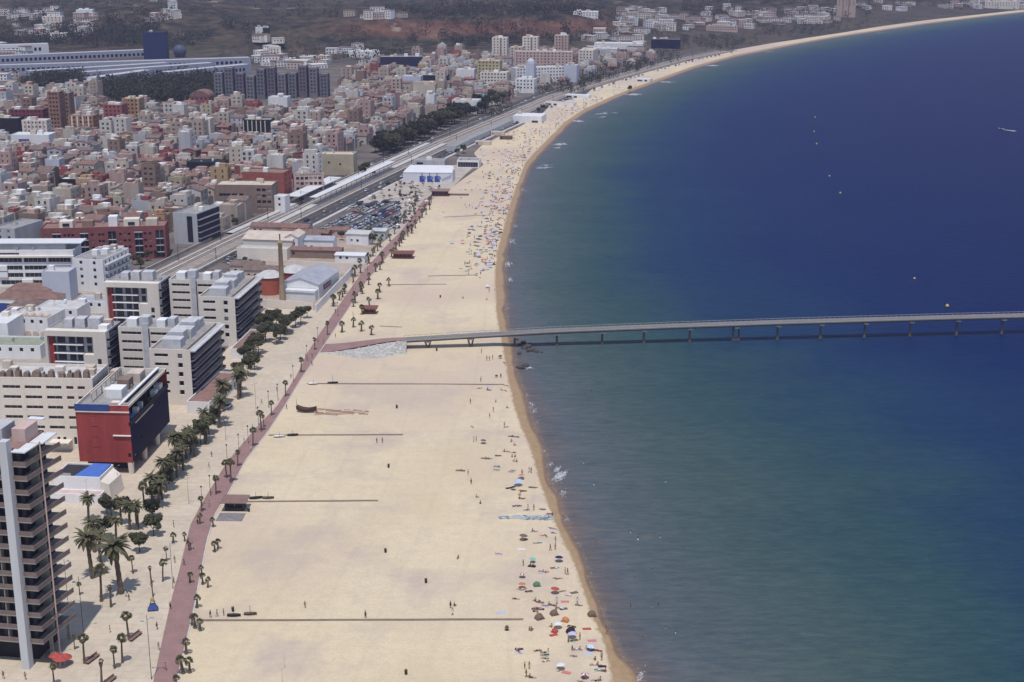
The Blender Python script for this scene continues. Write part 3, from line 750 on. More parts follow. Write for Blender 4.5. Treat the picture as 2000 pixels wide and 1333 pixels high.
# ---- red-fronted block with a dark sea side
x, y = G(251, 793, 20.6)
r = root_at('red_block', 'block with blank red front, blue parapet and dark navy sea side', 'apartment block', x, y, R(-4), 16, 36)
mass(r, -15.4, 0, 0, 35, 3.6, 19.6, M_REDP, [(4.2,6.1,3.6+3.1*k+1.2,3.6+3.1*k+1.33) for k in range(1,5)] + [(14.2,15.1,5.2,6.4)], [], roof=M_ROOFG, par=1.0, open_right=True, dep=.2, cap=M_CREAM)
b = MB(); facade(b, (0,0), (0,1), 35, 3.6, 14.6, [(2.,4.5,4.4,5.3),(8,9.2,8.1,8.5),(24,27,12.1,12.6)], .2, 0, None, None, 1); b.quad((0,0,14.6),(0,35,14.6),(-2.6,35,14.6),(-2.6,0,14.6))
facade(b, (-2.6,0), (0,1), 35, 14.603, 20.6, [(2+4.1*k,5.2+4.1*k,15.2,17.6) for k in range(8)], .3, 2, None, None, 1)
b.build('sea_wall', [M_NAVY, M_GLASS, M_BLACK], r)
rbox(r, 'coping', -3.0, -2.2, -.2, 35.1, 20.62, 20.95, M_WHITE)
rbox(r, 'terrace_parapet', -.35, .25, -.1, 35.1, 14.62, 15.7, M_BLACK)
rbox(r, 'terrace_stripe', -.1, .3, 4, 20, 14.0, 14.35, M_PINK)
rbox(r, 'blue_parapet', -15.5, -5.6, -.25, -.003, 18.9, 20.8, mat('blue_panel', (.035,.075,.25), .6, .15, .5))
rbox(r, 'parapet_trim', -15.5, .1, -.3, -.01, 18.5, 18.8, M_CREAM)
rbox(r, 'front_canopy', -5.0, .1, -.5, -.01, 11.6, 11.85, M_WHITE)
for p in ((-.9,.2),(-.9,12),(-.9,24)):
    c = MB(); c.tube([(p[0],p[1]+.6,0),(p[0],p[1]+.6,3.59)], [.75,.95], 8); c.build('pillar', M_CREAM, r)
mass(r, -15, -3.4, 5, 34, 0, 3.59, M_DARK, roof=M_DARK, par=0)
for a in ((-2.4,-.6,3,6,14.62,16.3,M_BLUE),(-2.2,-.7,9,10.5,14.62,16.8,M_WHITE),(-2.0,-.8,13,14.4,14.62,17.1,M_AC),(-2.3,-.6,18,20.5,14.62,16.4,M_DARK),(-2.2,-.5,25,27.5,14.62,16.6,M_WHITE),(-2.3,-.5,29,32,14.62,17.2,M_METAL)):
    rbox(r, 'terrace_screen', *a[:6], a[6])
b = MB()
for q in range(7): b.box(-12.4, -12.2, 5+4*q, 5.2+4*q, 19.605, 22.2)
b.box(-12.5, -12.1, 4.5, 30, 22.2, 22.45); b.build('pergola', M_TAN, r)
for a in ((-9.5,-5,9,14,22.2,M_WHITE),(-9,-5.5,17,21,22.6,M_BROWN),(-8.5,-4.5,24,29,22.3,M_TAN),(-5.6,-3.2,1.4,3.4,20.9,M_CREAM)): rbox(r, 'roof_hut', a[0], a[1], a[2], a[3], 19.605, a[4], a[5])
rbox(r, 'roof_band', -5.5, -.4, 1., 1.4, 19.605, 21., M_TAN)
roof_clutter(r, -15, -3, 2, 34, 19.6, 10, 3)

# ---- long cream block behind it, dark chimneys on the parapet
x, y = G(180, 741, 22.2)
r = root_at('cream_block', 'long cream block with strip windows and dark rounded roof chimneys', 'apartment block', x, y, R(-3), 34, 15)
zs = [5.2+3.1*k for k in range(5)]
mass(r, -34, 0, 0, 14, 0, 21.5, M_CREAM, [(a,c,z+1.35,z+2.35) for z in zs for a,c in ((1.2,5),(7,12.3),(13.6,18.6),(20.0,24.6),(26,28.2),(29.4,31.6))] + [(a,a+.9,1.6,4.1) for a in (12,17,22,23.8,27)], [(4.,6,z+1,z+2.4) for z in zs], roof=M_ROOFW, par=.9, dep=.7)
for k in range(13):
    cx = -32.5+2.5*k+rnd.uniform(-.5,.5); w = rnd.uniform(.5,1.3)
    hh_ = rnd.uniform(1.2,2.6); c = MB(); c.hexa([(cx-w,1.0,21.505),(cx+w,1.0,21.505),(cx+w,3.2,21.505),(cx-w,3.2,21.505),(cx-w*.9,1.2,21.5+hh_),(cx+w*.9,1.2,21.5+hh_),(cx+w*.9,3.,21.5+hh_),(cx-w*.9,3.,21.5+hh_)]); c.tube([(cx,1.2,21.5+hh_),(cx,3.,21.5+hh_)], w*.85, 10) if k % 3 != 1 else c.box(cx-w*.5,cx+w*.3,1.4,2.6,21.5+hh_,22.3+hh_); c.build('roof_chimney', M_BROWN, r)
roof_clutter(r, -34, 0, 4, 14, 21.5, 9, 8)
rbox(r, 'entrance_canopy', -13.5, -7.5, -3.2, -.003, 3.0, 3.4, M_CREAM)

# ---- balcony tower at the edge of the picture
x, y = G(57, 1302)
r = root_at('balcony_tower', 'tall concrete balcony tower with a white fin at its corner', 'apartment tower', x, y, R(-9), 18, 14)
NF = 14; fh = 3.04; zb = 5.4; ZT = zb+NF*fh
rbox(r, 'fin', -.95, .75, -1.3, .6, 0, 50.6, mat('white_fin', (.56,.57,.60), .85, .08, .3, streak=True))
m_par = mat('balcony_parapet', (.22,.165,.155), .9, .2, .5, .1, streak=True)
core = MB()
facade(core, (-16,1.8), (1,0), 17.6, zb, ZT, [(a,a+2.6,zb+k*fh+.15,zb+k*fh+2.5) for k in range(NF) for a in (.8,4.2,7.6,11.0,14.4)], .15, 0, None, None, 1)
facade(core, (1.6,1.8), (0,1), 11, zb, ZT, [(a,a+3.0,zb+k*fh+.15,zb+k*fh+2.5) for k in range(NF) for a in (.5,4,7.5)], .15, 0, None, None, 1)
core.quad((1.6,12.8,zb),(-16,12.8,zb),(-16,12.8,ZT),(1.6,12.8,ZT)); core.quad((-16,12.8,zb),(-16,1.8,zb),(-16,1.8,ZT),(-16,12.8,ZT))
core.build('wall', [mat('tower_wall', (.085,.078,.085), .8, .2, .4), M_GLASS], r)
for k in range(NF):
    z = zb+k*fh
    b = MB()
    for q in ((-16,-.96,.2,1.79),(.76,3.7,.2,1.79)): b.box(q[0],q[1],q[2],q[3],z-.14,z+.1)
    b.hexa([(1.61,1.8,z-.14),(3.7,1.8,z-.14),(4.1,5.6,z-.14),(1.61,5.6,z-.14),(1.61,1.8,z+.1),(3.7,1.8,z+.1),(4.1,5.6,z+.1),(1.61,5.6,z+.1)])
    b.hexa([(1.61,5.61,z-.14),(3.9,5.61,z-.14),(5.0,12.8,z-.14),(1.61,12.8,z-.14),(1.61,5.61,z+.1),(3.9,5.61,z+.1),(5.0,12.8,z+.1),(1.61,12.8,z+.1)])
    bo = b.build('balcony', M_CONC, r)
    p = MB()
    p.box(-16,-.96,.2,.32,z+.103,z+1.05); p.box(.76,3.7,.2,.30,z+.103,z+1.05)
    p.hexa([(3.55,.31,z+.103),(3.7,.31,z+.103),(4.1,5.5,z+.103),(3.95,5.5,z+.103),(3.55,.31,z+1.0),(3.7,.31,z+1.0),(4.1,5.5,z+1.0),(3.95,5.5,z+1.0)])
    p.hexa([(3.75,5.7,z+.103),(3.9,5.7,z+.103),(5.0,12.7,z+.103),(4.85,12.7,z+.103),(3.75,5.7,z+1.0),(3.9,5.7,z+1.0),(5.0,12.7,z+1.0),(4.85,12.7,z+1.0)])
    p.build('parapet', m_par, bo)
    for q in ((-8.08,-7.92,.35,1.78),(-4.08,-3.92,.35,1.78),(1.62,3.6,5.58,5.69)): rbox(r, 'divider', *q, z+.103, z+2.85, M_CONC, bo)
pp = MB(); pp.tube([(4.25,5.6,0),(4.25,5.6,ZT+.5)], .16, 8); pp.build('pole', M_PINK, r)
pp = MB(); pp.box(2.6,3.3,12.5,12.9,0,zb); pp.box(2.2,2.8,5.3,5.9,0,zb-.15); pp.box(-9.3,-8.5,.6,1.4,0,zb-.15); pp.build('ground_pillar', M_CONC, r)
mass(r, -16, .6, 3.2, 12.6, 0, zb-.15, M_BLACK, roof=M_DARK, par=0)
rf = MB(); rf.box(-16,1.6,1.8,12.8,ZT,ZT+.25); rf.build('roof', M_TERR, r)
rbox(r, 'roof_house', -1.6, 1.3, 5.5, 11, ZT+.252, ZT+3., M_PINK); rbox(r, 'roof_house', -8, -3.2, 4.5, 10, ZT+.252, ZT+3.2, M_GREYW)
cn = MB(); cn.hexa([(.8,.1,ZT-.1),(3.8,.1,ZT-.1),(4.1,5.4,ZT-.1),(.8,5.4,ZT-.1),(.8,.1,ZT+.15),(3.8,.1,ZT+.15),(4.1,5.4,ZT+.15),(.8,5.4,ZT+.15)]); cn.box(1.62,4.6,6.2,12.6,ZT-.3,ZT-.05); cn.box(-1.,2.4,11.2,12.7,ZT+3.,ZT+3.25); cn.box(-16,-1.,.2,1.79,ZT-.12,ZT+.1); cn.build('canopy', M_METAL, r)

# ---- white pavilion with a blue roof
x, y = G(197, 986)
r = root_at('white_pavilion', 'low white pavilion with a bright blue roof sheet beside the red-fronted block', 'pavilion', x, y, R(-6), 15, 14)
mass(r, -14, 0, 0, 3.2, 0, 2.6, M_WHITE, [(9.2,9.9,.2,2.1)], roof=M_PINK, par=.15)
mass(r, -14, -1, 3.203, 13, 0, 6.1, M_WHITE, (), [(4.,6.5,1.,2.4)], roof=M_DARK, par=.4)
b = MB(); b.hexa([(-8.6,3.6,6.15),(-1.5,3.6,6.15),(-1.5,12.6,6.15),(-6.4,12.6,6.15),(-8.6,3.6,6.4),(-1.5,3.6,6.4),(-1.5,12.6,6.8),(-6.4,12.6,6.8)]); b.build('blue_roof', M_BLUE, r)
b = MB(); b.hexa([(-.997,3.21,0),(1.6,3.6,0),(2.4,11,0),(-.997,12.8,0),(-.997,3.21,5.4),(1.2,3.6,4.4),(1.8,11,4.6),(-.997,12.8,5.6)]); b.build('side_wing', M_CREAM, r)
rbox(r, 'roof_rail', -13.6, -9.2, 3.4, 3.5, 6.51, 7.3, M_STEEL)
# ---- low annex with red terrace between the blocks
x, y = G(372, 792)
r = root_at('terrace_annex', 'low white annex with a red paved roof terrace by the palm row', 'annex', x, y, R(-7), 4, 26)
mass(r, 1.7, 9.2, -8, 24, 0, 3.6, M_WHITE, (), [(1+3*k,3+3*k,.6,2.6) for k in range(10)], roof=M_TERR, par=.5)
r = root_at('terrace_annex', 'low white annex with a red paved roof below the upper cream complex', 'annex', *G(452, 692), R(-6), 4, 22)
mass(r, 1.7, 6., -6, 20, 0, 3.4, M_WHITE, (), [(1+3*k,3+3*k,.6,2.6) for k in range(8)], roof=M_TERR, par=.5)

# ---- a plain block given by the pixel of its upper front right corner
def block(name, label, cat, u, v, h, w, d, rz, wall, floors, cols, roof=None, rcols=0, par=.6, win=None, sidewall=None, kids=True, ww=1.3, wh=1.45, z0=None, clutter=4, fh=3.05, pane=None):
    x, y = G(u, v, h)
    r = root_at(name, label, cat, x, y, R(rz), w, d)
    z0 = h-floors*fh-.2 if z0 is None else z0
    fr = win if win is not None else grid(w, floors, cols, z0, fh, ww, wh) if cols else ()
    rg = grid(d, floors, rcols, z0, fh, ww, wh) if rcols else ()
    mass(r, -w, 0, 0, d, 0, h-par, wall, fr, rg, roof=roof, par=par, gm=None if kids else 1, pane=pane)
    if clutter: roof_clutter(r, -w, 0, 0, d, h-par, clutter, int(u*7+v))
    return r
# long red brick block
x0_, y0_ = G(322, 441, 15.5)
wn_ = []
for a in (5.2,17.5,30,42.,51.5): wn_ += [(a,a+3.6,.6,13.4)]
for k in range(4):
    for a in (1.5,10,11.8,13.6,22.4,25.6,27.2,35,37,39,46.2,48.4): wn_.append((a, a+1.2, 2.2+3.05*k, 3.4+3.05*k))
r = block('brick_block', 'long red brick block with tall dark stair recesses behind a garden', 'apartment block', 322, 441, 15.5, 56, 14, 7, mat('maroon_brick', (.245,.085,.085), .9, .2, .4, .12), 4, 0, roof=M_TERR, win=wn_, rcols=3, clutter=0)
for a in (5.2,17.5,42.): rbox(r, 'shutter_box', -56+a-.1, -56+a+3.7, -.25, -.003, 12.6, 12.95, M_CREAM)
for a in (5.2,17.5,30,42.,51.5):
    for k in range(1,4): rbox(r, 'balcony', -56+a+.05, -56+a+3.55, -.5, .3, 3.2*k-.2, 3.2*k, M_GREYW)
for a in ((-48,-42,3,8,3.,M_CREAM),(-38,-33,4,9,2.8,M_BROWN),(-26,-22,4,9,4.6,M_WHITE),(-19,-12,3,8,3.4,M_CREAM),(-9,-4,4,9,3.,M_TAN)): rbox(r, 'roof_house', a[0],a[1],a[2],a[3],14.905,14.9+a[4],a[5])
for a in (-46.5,-17): rbox(r, 'roof_window', a, a+3, 2.7, 2.997, 15.6, 17., M_GLASS)
roof_clutter(r, -56, 0, 8, 14, 14.9, 8, 41)
# grey block with glazed side
r = block('grey_glass_block', 'grey block with a dark glazed side facing the railway', 'office block', 384, 418, 15.5, 13, 22, -17, M_GREYW, 4, 0, win=[(7.4,10.4,1,14)], clutter=5)
b = MB()
for k in range(5):
    b.box(.003,.5,.3,21.7,.5+3.05*k,2.9+3.05*k); 
b.build('side_glazing', M_DGLASS, r)
for k in range(4): rbox(r, 'balcony', .003, 1.3, .2, 21.8, 3.0+3.05*k, 3.3+3.05*k, M_STEEL)
# brown office with window rows
wn_ = [(2.2,8.2,h,h+1.5) for h in (5.1,9.3)]+[(9.,15.2,h,h+1.5) for h in (5.1,9.3)]
for k in range(4):
    for a in (22.6,25.4,28.2): wn_.append((a, a+2.1, 2.4+3.2*k, 4.+3.2*k))
block('brown_office', 'brown four storey office block with deep square windows beside the tracks', 'office block', 531, 362, 15.5, 31, 15, -3, M_BROWN, 4, 0, roof=M_TAN, win=wn_, clutter=4)
block('red_brick_block', 'bright red brick block behind the brown office', 'apartment block', 553, 338, 17, 24, 14, -10, mat('bright_red_brick', (.36,.11,.085), .9, .2, .3, .12), 4, 0, roof=M_BROWN, rcols=2, win=[(2,3.2,10.5,12)], clutter=3)
block('black_block', 'black windowless hall in the middle of the old town', 'hall', 434, 318, 12, 22, 12, -5, M_BLACK, 0, 0, roof=M_BLACK, par=.3, clutter=2)
block('terrace_flats', 'pink flats with white framed balconies above the station', 'apartment block', 632, 343, 11, 17, 10, 8, M_PINK, 3, 6, roof=M_TILE2, rcols=3, ww=1.8, wh=1.7)
block('cream_hall', 'large plain cream hall above the station', 'hall', 690, 302, 13, 22, 12, -5, mat('straw_render', (.46,.39,.28), .9, .15, .2, .1), 0, 0, win=[(6,7.2,7,8.4),(13,14.2,6,7.4)], roof=M_TAN)
block('white_stair_house', 'narrow white house with a flat white cap beside the brown office', 'house', 556, 384, 9, 6.5, 7, -14, M_WHITE, 2, 1, roof=M_METAL, clutter=0)
# white slab complex at the edge of the town
wn_ = [(1+10.4*k, 10.6+10.4*k, h, h+1.9) for k in range(4) for h in (1.,4.2,7.4,10.8)]
r = block('white_slab_block', 'long white block with dark window bands and a pale roof edge', 'apartment block', 142, 489, 16, 43, 13, 1, M_WHITE, 5, 0, win=wn_+[(1,20,14.1,14.9)], roof=M_ROOFW, par=.4, clutter=9)
rbox(r, 'roof_edge', -43.5, .5, -1.1, -.003, 13.0, 13.7, M_CREAM)
rbox(r, 'penthouse', -43, -4, 3.5, 11, 15.61, 18.3, M_GREYW); rbox(r, 'penthouse_roof', -43.6, 3, 2.4, 12, 18.31, 18.6, M_METAL)
for a, h in ((-33,4.4),(-33,7.2),(-22.5,1.2)): rbox(r, 'bay', a, a+4.6, -1.0, -.003, h, h+2.2, M_WHITE)
r = block('white_stepped_block', 'white stepped block with dark slanting balconies facing the railway', 'apartment block', 200, 508, 14, 14, 24, -12, M_WHITE, 4, 2, roof=M_ROOFG, rcols=6, clutter=6)
for k in range(4): rbox(r, 'balcony', .003, 1.6, 1, 23, 1.4+3.1*k, 2.4+3.1*k, M_GREYW)
block('white_end_block', 'white narrow block end with two columns of small windows', 'apartment block', 226, 490, 14, 9, 10, -6, M_WHITE, 4, 2, roof=M_ROOFW, clutter=2)
block('blank_white_hall', 'blank pale blue-white cube in front of the white stepped block', 'hall', 134, 531, 12.5, 11.5, 9, -3, mat('pale_blue_render', (.55,.57,.66), .9, .06, .2), 0, 0, roof=M_ROOFW, win=[(2.2,2.9,4.6,5.3)], clutter=1)
block('slate_side_block', 'low grey block with a slate blue side', 'apartment block', 28, 447, 11, 12, 22, -18, M_GREYW, 3, 2, roof=M_ROOFG, rcols=0, clutter=2)
for a in [('tile_house','low house with hipped red tiles before the white slab block',95,568,5,18,10,M_TILE,M_CREAM),('tile_house','long red tiled house behind the lower cream complex',112,585,6,26,9,M_TILE,M_CREAM),('tile_house','red tiled house beside the blue wall',72,600,5,12,9,M_TILE2,M_CREAM)]:
    x, y = G(a[2], a[3], a[4]); r = root_at(a[0], a[1], 'house', x, y, R(-4), a[5], a[6])
    mass(r, -a[5], 0, 0, a[6], 0, a[4], a[8], grid(a[5], 1, int(a[5]/4), .4), par=0, roof=M_TAN)
    b = MB(); w, d, h = a[5]+.6, a[6]+.6, a[4]; ro_ = 2.0
    A, B_, C_, D_ = (-w+.3,-.3,h+.004),(.3,-.3,h+.004),(.3,d-.3,h+.004),(-w+.3,d-.3,h+.004); E_, F_ = (-w+d*.4,d/2-.3,h+ro_),(-d*.4,d/2-.3,h+ro_)
    b.quad(A,B_,F_,E_); b.tri(B_,C_,F_); b.quad(C_,D_,E_,F_); b.tri(D_,A,E_); b.build('tile_roof', a[7], r)
block('blue_wall_house', 'low house with a deep blue side wall', 'house', 29, 594, 5, 10, 10, -12, mat('deep_blue_render', (.05,.075,.27), .8, .12, .3), 0, 0, roof=M_ROOFW, clutter=0)
block('white_pool_house', 'white flat house with a dark window at its corner', 'house', 14, 632, 9, 14, 14, -5, M_WHITE, 2, 2, roof=M_METAL, clutter=1)

for a in [('white_low_hall','low white hall with a flat roof behind the lower cream complex',150,604,6.5,17,12,-8,M_WHITE,M_ROOFW),('arcade_wing','curved white arcade wing beside the lower cream complex',92,622,7.5,16,14,-10,M_WHITE,M_ROOFW),('white_low_hall','white hall with a faded red terrace near the blue wall',60,612,6,12,9,-6,M_WHITE,M_TERR),('white_low_hall','long low white shed between the white block and the tracks',222,590,5,16,9,-9,M_WHITE,M_SHEET),('white_low_hall','narrow cream shed hidden beside the railway wall',255,566,4.5,12,8,-10,M_CREAM,M_TILE2)]:
    r = block(a[0], a[1], 'hall', a[2], a[3], a[4], a[5], a[6], a[7], a[8], 1, int(a[5]/4), roof=a[9], clutter=3, par=.4)
    if a[0] == 'arcade_wing':
        for k in range(5):
            b = MB(); b.tube([(-a[5]+1.6+3.1*k, -.01, 1.2), (-a[5]+1.6+3.1*k, -.3, 1.2)], 1.15, 12); b.build('arch', M_TAN, r)
            b = MB(); b.tube([(-a[5]+1.6+3.1*k, 1., 7.1), (-a[5]+1.6+3.1*k, 5., 7.1)], 1.2, 12); b.build('roof_vault', M_TAN, r)
block('garden_hall', 'low white hall with a greenish roof before the lower cream complex', 'hall', 78, 676, 5, 22, 12, -4, M_WHITE, 1, 5, roof=mat('green_roof', (.30,.33,.25), .9, .2, .4, .1), clutter=3, par=.4)
# ---- old works by the beach: chimney, halls, drum house
x, y = G(552, 587)
r = root_at('factory_chimney', 'tall tapering tan brick chimney of the old works', 'chimney', x, y, 0, 3, 3)
b = MB(); b.lathe([(1.35,0),(1.15,4),(.85,24),(1.05,24.2),(1.05,24.9),(.7,25),(.6,24.6)], 14); b.build('shaft', mat('chimney_brick', (.42,.32,.205), .9, .2, .6, .2), r, True)
b = MB(); b.tube([(0,0,24.6),(0,0,28)], .09, 5); b.box(-.25,.25,-.25,.25,25.6,28); b.build('flue', M_RUST, r)
def gable(name, label, cat, u, v, h, w, d, rz, wall, roof, rise=2.2, front=(), ridge_x=True, right=()):
    x, y = G(u, v, h); r = root_at(name, label, cat, x, y, R(rz), w, d)
    b = MB()
    facade(b, (-w,0), (1,0), w, 0, h, list(front), .25, 0, r); facade(b, (0,0), (0,1), d, 0, h, list(right), .25, 0, r)
    facade(b, (0,d), (-1,0), w, 0, h, []); facade(b, (-w,d), (0,-1), d, 0, h, [])
    t = MB(); e = .4
    if ridge_x:
        b.tri((0,0,h),(0,d,h),(0,d/2,h+rise)); b.tri((-w,d,h),(-w,0,h),(-w,d/2,h+rise))
        t.quad((-w-e,-e,h-.1),(e,-e,h-.1),(e,d/2,h+rise+.08),(-w-e,d/2,h+rise+.08)); t.quad((e,d+e,h-.1),(-w-e,d+e,h-.1),(-w-e,d/2,h+rise+.08),(e,d/2,h+rise+.08))
    else:
        b.tri((-w,0,h),(0,0,h),(-w/2,0,h+rise)); b.tri((0,d,h),(-w,d,h),(-w/2,d,h+rise))
        t.quad((e,-e,h-.1),(e,d+e,h-.1),(-w/2,d+e,h+rise+.08),(-w/2,-e,h+rise+.08)); t.quad((-w-e,d+e,h-.1),(-w-e,-e,h-.1),(-w/2,-e,h+rise+.08),(-w/2,d+e,h+rise+.08))
    b.build('wall', wall, r); t.build('roof', roof, r); return r
r = gable('works_hall', 'grey roofed works hall with a white front by the brick path', 'hall', 622, 556, 6.2, 16, 26, -12, M_WHITE, M_SHEET, 2.4, [(1,15,3.6,4.3)], False, [(6,16,2.2,4.6)])
rbox(r, 'lean_to', -15.8, -.2, -4, -.003, 0, 4.2, M_METAL); rbox(r, 'dark_slot', -15.6, -.4, -4.15, -4.003, 2.9, 3.5, M_SHEET)
sgn = rbox(r, 'wall_sign', .003, .1, 7, 15, 2.6, 4.2, mat('sign_red', (.42,.10,.10), .7, .4, 1.3, .3, col2=(.5,.42,.42)))
gable('works_hall', 'long tan works hall with a shallow tan roof below the railway', 'hall', 570, 470, 7.5, 24, 20, -9, M_CREAM, M_TAN, 2.0, [(14,15.2,2,3.4)])
gable('gabled_house', 'white gabled house end with two dark windows on the works hall', 'house', 581, 464, 8.5, 6, 12, -9, M_WHITE, M_TAN, 1.6, [(1.2,2.6,4.6,6.2),(3.2,4.6,4.6,6.2)], False)
block('yard_wall_hall', 'long low cream works building with a blank wall', 'hall', 560, 487, 5.5, 24, 6, -8, M_CREAM, 0, 0, roof=M_ROOFW, win=[(20,21.2,0.2,2.2)], clutter=0)
x, y = G(522, 587); 
for nm, lb, uu, vv, rr_, hh, wm, rm in (('drum_house','round orange-red drum house with a pale conical roof',524,578,5.6,7.5,mat('orange_red_render',(.42,.115,.07),.85,.15,.3,.08),M_ROOFW),('drum_house','smaller drum house with red wall and pale cone roof behind the chimney',572,556,6.2,5.0,M_REDP,M_ROOFW)):
    x, y = G(uu, vv); r = root_at(nm, lb, 'drum house', x+rr_, y, 0, rr_*2, rr_*2)
    b = MB(); b.lathe([(rr_,0),(rr_,hh)], 20, (-rr_,rr_)); b.build('wall', wm, r, True)
    b = MB(); b.lathe([(rr_+.4,hh-.05),(rr_*.5,hh+1.7),(0.02,hh+2.4)], 20, (-rr_,rr_)); b.build('cone_roof', rm, r)
for a in [('white_house','white house with dark roof lights beside the works',650,470,5.5,16,9,-6,M_WHITE,M_SHEET,1.2),('white_house','plain white house behind the palm at the works corner',719,458,5.5,11,10,-10,M_WHITE,M_ROOFW,.6),('arcade_house','low house with a brown slatted front and orange roof',665,490,4.0,28,7,-6,M_BROWN,M_TILE,.8),('red_shed','long red roofed shed between the tracks and the tan works hall',600,446,4,30,9,-10,M_PINK,M_TILE,1.2),('red_shed','faded red shed below the railway wall beside the gabled house',618,462,4,16,8,-8,M_CREAM,M_TILE2,1.2),('white_shed','low white shed beside the arcade house',712,500,3.4,14,7,-8,M_WHITE,M_METAL,.5),('rust_shed','rust roofed shed behind the drum houses',560,530,4.5,20,9,-9,M_TAN,M_TILE2,1.2),('red_shed','small red roofed shed by the car park',678,450,4,10,7,-8,M_PINK,M_TILE,1.),('red_shed','low red tiled shed row under the railway wall',640,456,3.6,24,7,-8,M_BRICK,M_TILE,1.),('pale_kiosk','small pale green kiosk at the corner of the car park',752,452,4.4,7,8,-10,mat('pale_green',(.50,.55,.52),.8,.1,.4),M_ROOFW,.4),('tile_house','tan tiled house squeezed beside the drum houses',508,520,4.5,14,8,-8,M_TAN,M_TILE2,1.4),('tile_house','low rust roofed house left of the chimney',505,548,4.0,12,8,-8,M_BRICK,M_TILE2,1.2)]:
    gable(a[0], a[1], 'house', a[2], a[3], a[4], a[5], a[6], a[7], a[8], a[9], a[10], [(2,3.2,1.5,2.8),(5,6.2,1.5,2.8)])
# yard walls
def wall_run(label, pts, h, m=M_CREAM, t=.3):
    P = [G(u, v) for u, v in pts]; b = MB()
    for (xa, ya), (xb, yb) in zip(P, P[1:]):
        dx, dy = xb-xa, yb-ya; l = math.hypot(dx, dy); nx, ny = -dy/l*t, dx/l*t
        b.hexa([(xa,ya,0),(xb,yb,0),(xb+nx,yb+ny,0),(xa+nx,ya+ny,0),(xa,ya,h),(xb,yb,h),(xb+nx,yb+ny,h),(xa+nx,ya+ny,h)])
    tag(b.build('yard_wall', m), label, 'wall')
wall_run('plain cream yard wall in front of the drum house', [(508,600),(612,606)], 3.2)
wall_run('long white yard wall running along the brick path', [(618,612),(655,572),(690,536)], 3.4, M_WHITE)
wall_run('long cream yard wall below the arcade house', [(562,524),(640,528),(712,531)], 3.6)

# ---- marquee, restaurants, huts on the sand
x, y = G(884, 358)
r = root_at('marquee', 'large white marquee with three blue banners behind the car park', 'marquee', x, y, R(-4), 32, 16)
b = MB(); W, D, Hh = 30, 15, 6.2
facade(b, (-W,0), (1,0), W, 0, Hh, []); facade(b, (0,0), (0,1), D, 0, Hh, []); facade(b, (0,D), (-1,0), W, 0, Hh, []); facade(b, (-W,D), (0,-1), D, 0, Hh, [])
m_tent = mat('tent_fabric', (.66,.67,.71), .7, .05, .15)
b.build('tent_wall', m_tent, r)
b = MB()
for k in range(5):
    a, c = -W+k*6-.0, -W+(k+1)*6
    b.tri((a,-.2,Hh),(c,-.2,Hh),((a+c)/2+1,D/2,Hh+3.3)); b.tri((c,D+.2,Hh),(a,D+.2,Hh),((a+c)/2+1,D/2,Hh+3.3))
    b.quad((c,-.2,Hh),(c,D/2,Hh+2.9),((a+c)/2+1,D/2,Hh+3.3),((a+c)/2+1,D/2,Hh+3.29)) if k == 4 else None
    if k < 4:
        b.tri((c,-.2,Hh),((c+c+6)/2+1,D/2,Hh+3.3),((a+c)/2+1,D/2,Hh+3.3)); b.tri((c,D+.2,Hh),((a+c)/2+1,D/2,Hh+3.3),((c+c+6)/2+1,D/2,Hh+3.3))
b.tri((-W,D+.2,Hh),(-W,-.2,Hh),(-W+4,D/2,Hh+3.3)); b.tri((0,-.2,Hh),(0,D+.2,Hh),(-2,D/2,Hh+3.3))
b.build('tent_roof', m_tent, r)
for a in (-20.0,-15.4,-10.9):
    bn = MB(); bn.quad((a,-.06,.5),(a+3.2,-.06,.5),(a+3.2,-.06,4.1),(a,-.06,4.1)); bo = bn.build('banner', mat('banner_blue', (.05,.08,.33), .7, .2, .8), r)
    tr = MB(); tr.box(a+1.2,a+1.9,-.09,-.065,4.2,5.9); tr.box(a+2.0,a+3.9,-.1,-.065,2.2,3.7); tr.build('emblem', mat('banner_pale_blue', (.16,.25,.48), .7, .2, .8), bo)
mc = MB()
for q in range(16):
    xx = -6.6+q*.36; mc.quad((xx,-.06,1.0+q*.12),(xx+.16,-.06,1.0+q*.12),(xx+.16+.5,-.06,2.6+q*.17),(xx+.5,-.06,2.6+q*.17))
mc.build('scribbled_panel', mat('panel_lilac', (.35,.34,.48), .8, .3, .8), r)
block('beach_restaurant', 'flat grey restaurant with a dark glazed front behind the marquee', 'restaurant', 935, 314, 5, 14, 12, -6, M_WHITE, 0, 0, roof=M_ROOFG, win=[(.6,13.4,.6,3.8)], clutter=3, par=.3)
block('beach_restaurant', 'low pale grey annex with flat roof joined behind the marquee', 'restaurant', 868, 314, 4, 20, 10, -6, M_GREYW, 0, 0, roof=M_ROOFG, win=[(2,6,1,2.6)], clutter=2, par=.3)
block('white_beach_hall', 'flat white hall standing alone on the sand by the road', 'hall', 1058, 228, 5.5, 23, 20, -12, M_WHITE, 0, 0, roof=mat('white_roof', (.70,.70,.72), .8, .06, .2), win=[(15,20,.4,2.2)], clutter=2, par=.3)
x, y = G(895, 291)
m_hut = mat('pale_hut_wall', (.50,.52,.53), .85, .15, .3, .1)
pts = [(890,297),(930,277),(975,257),(1003,243)]
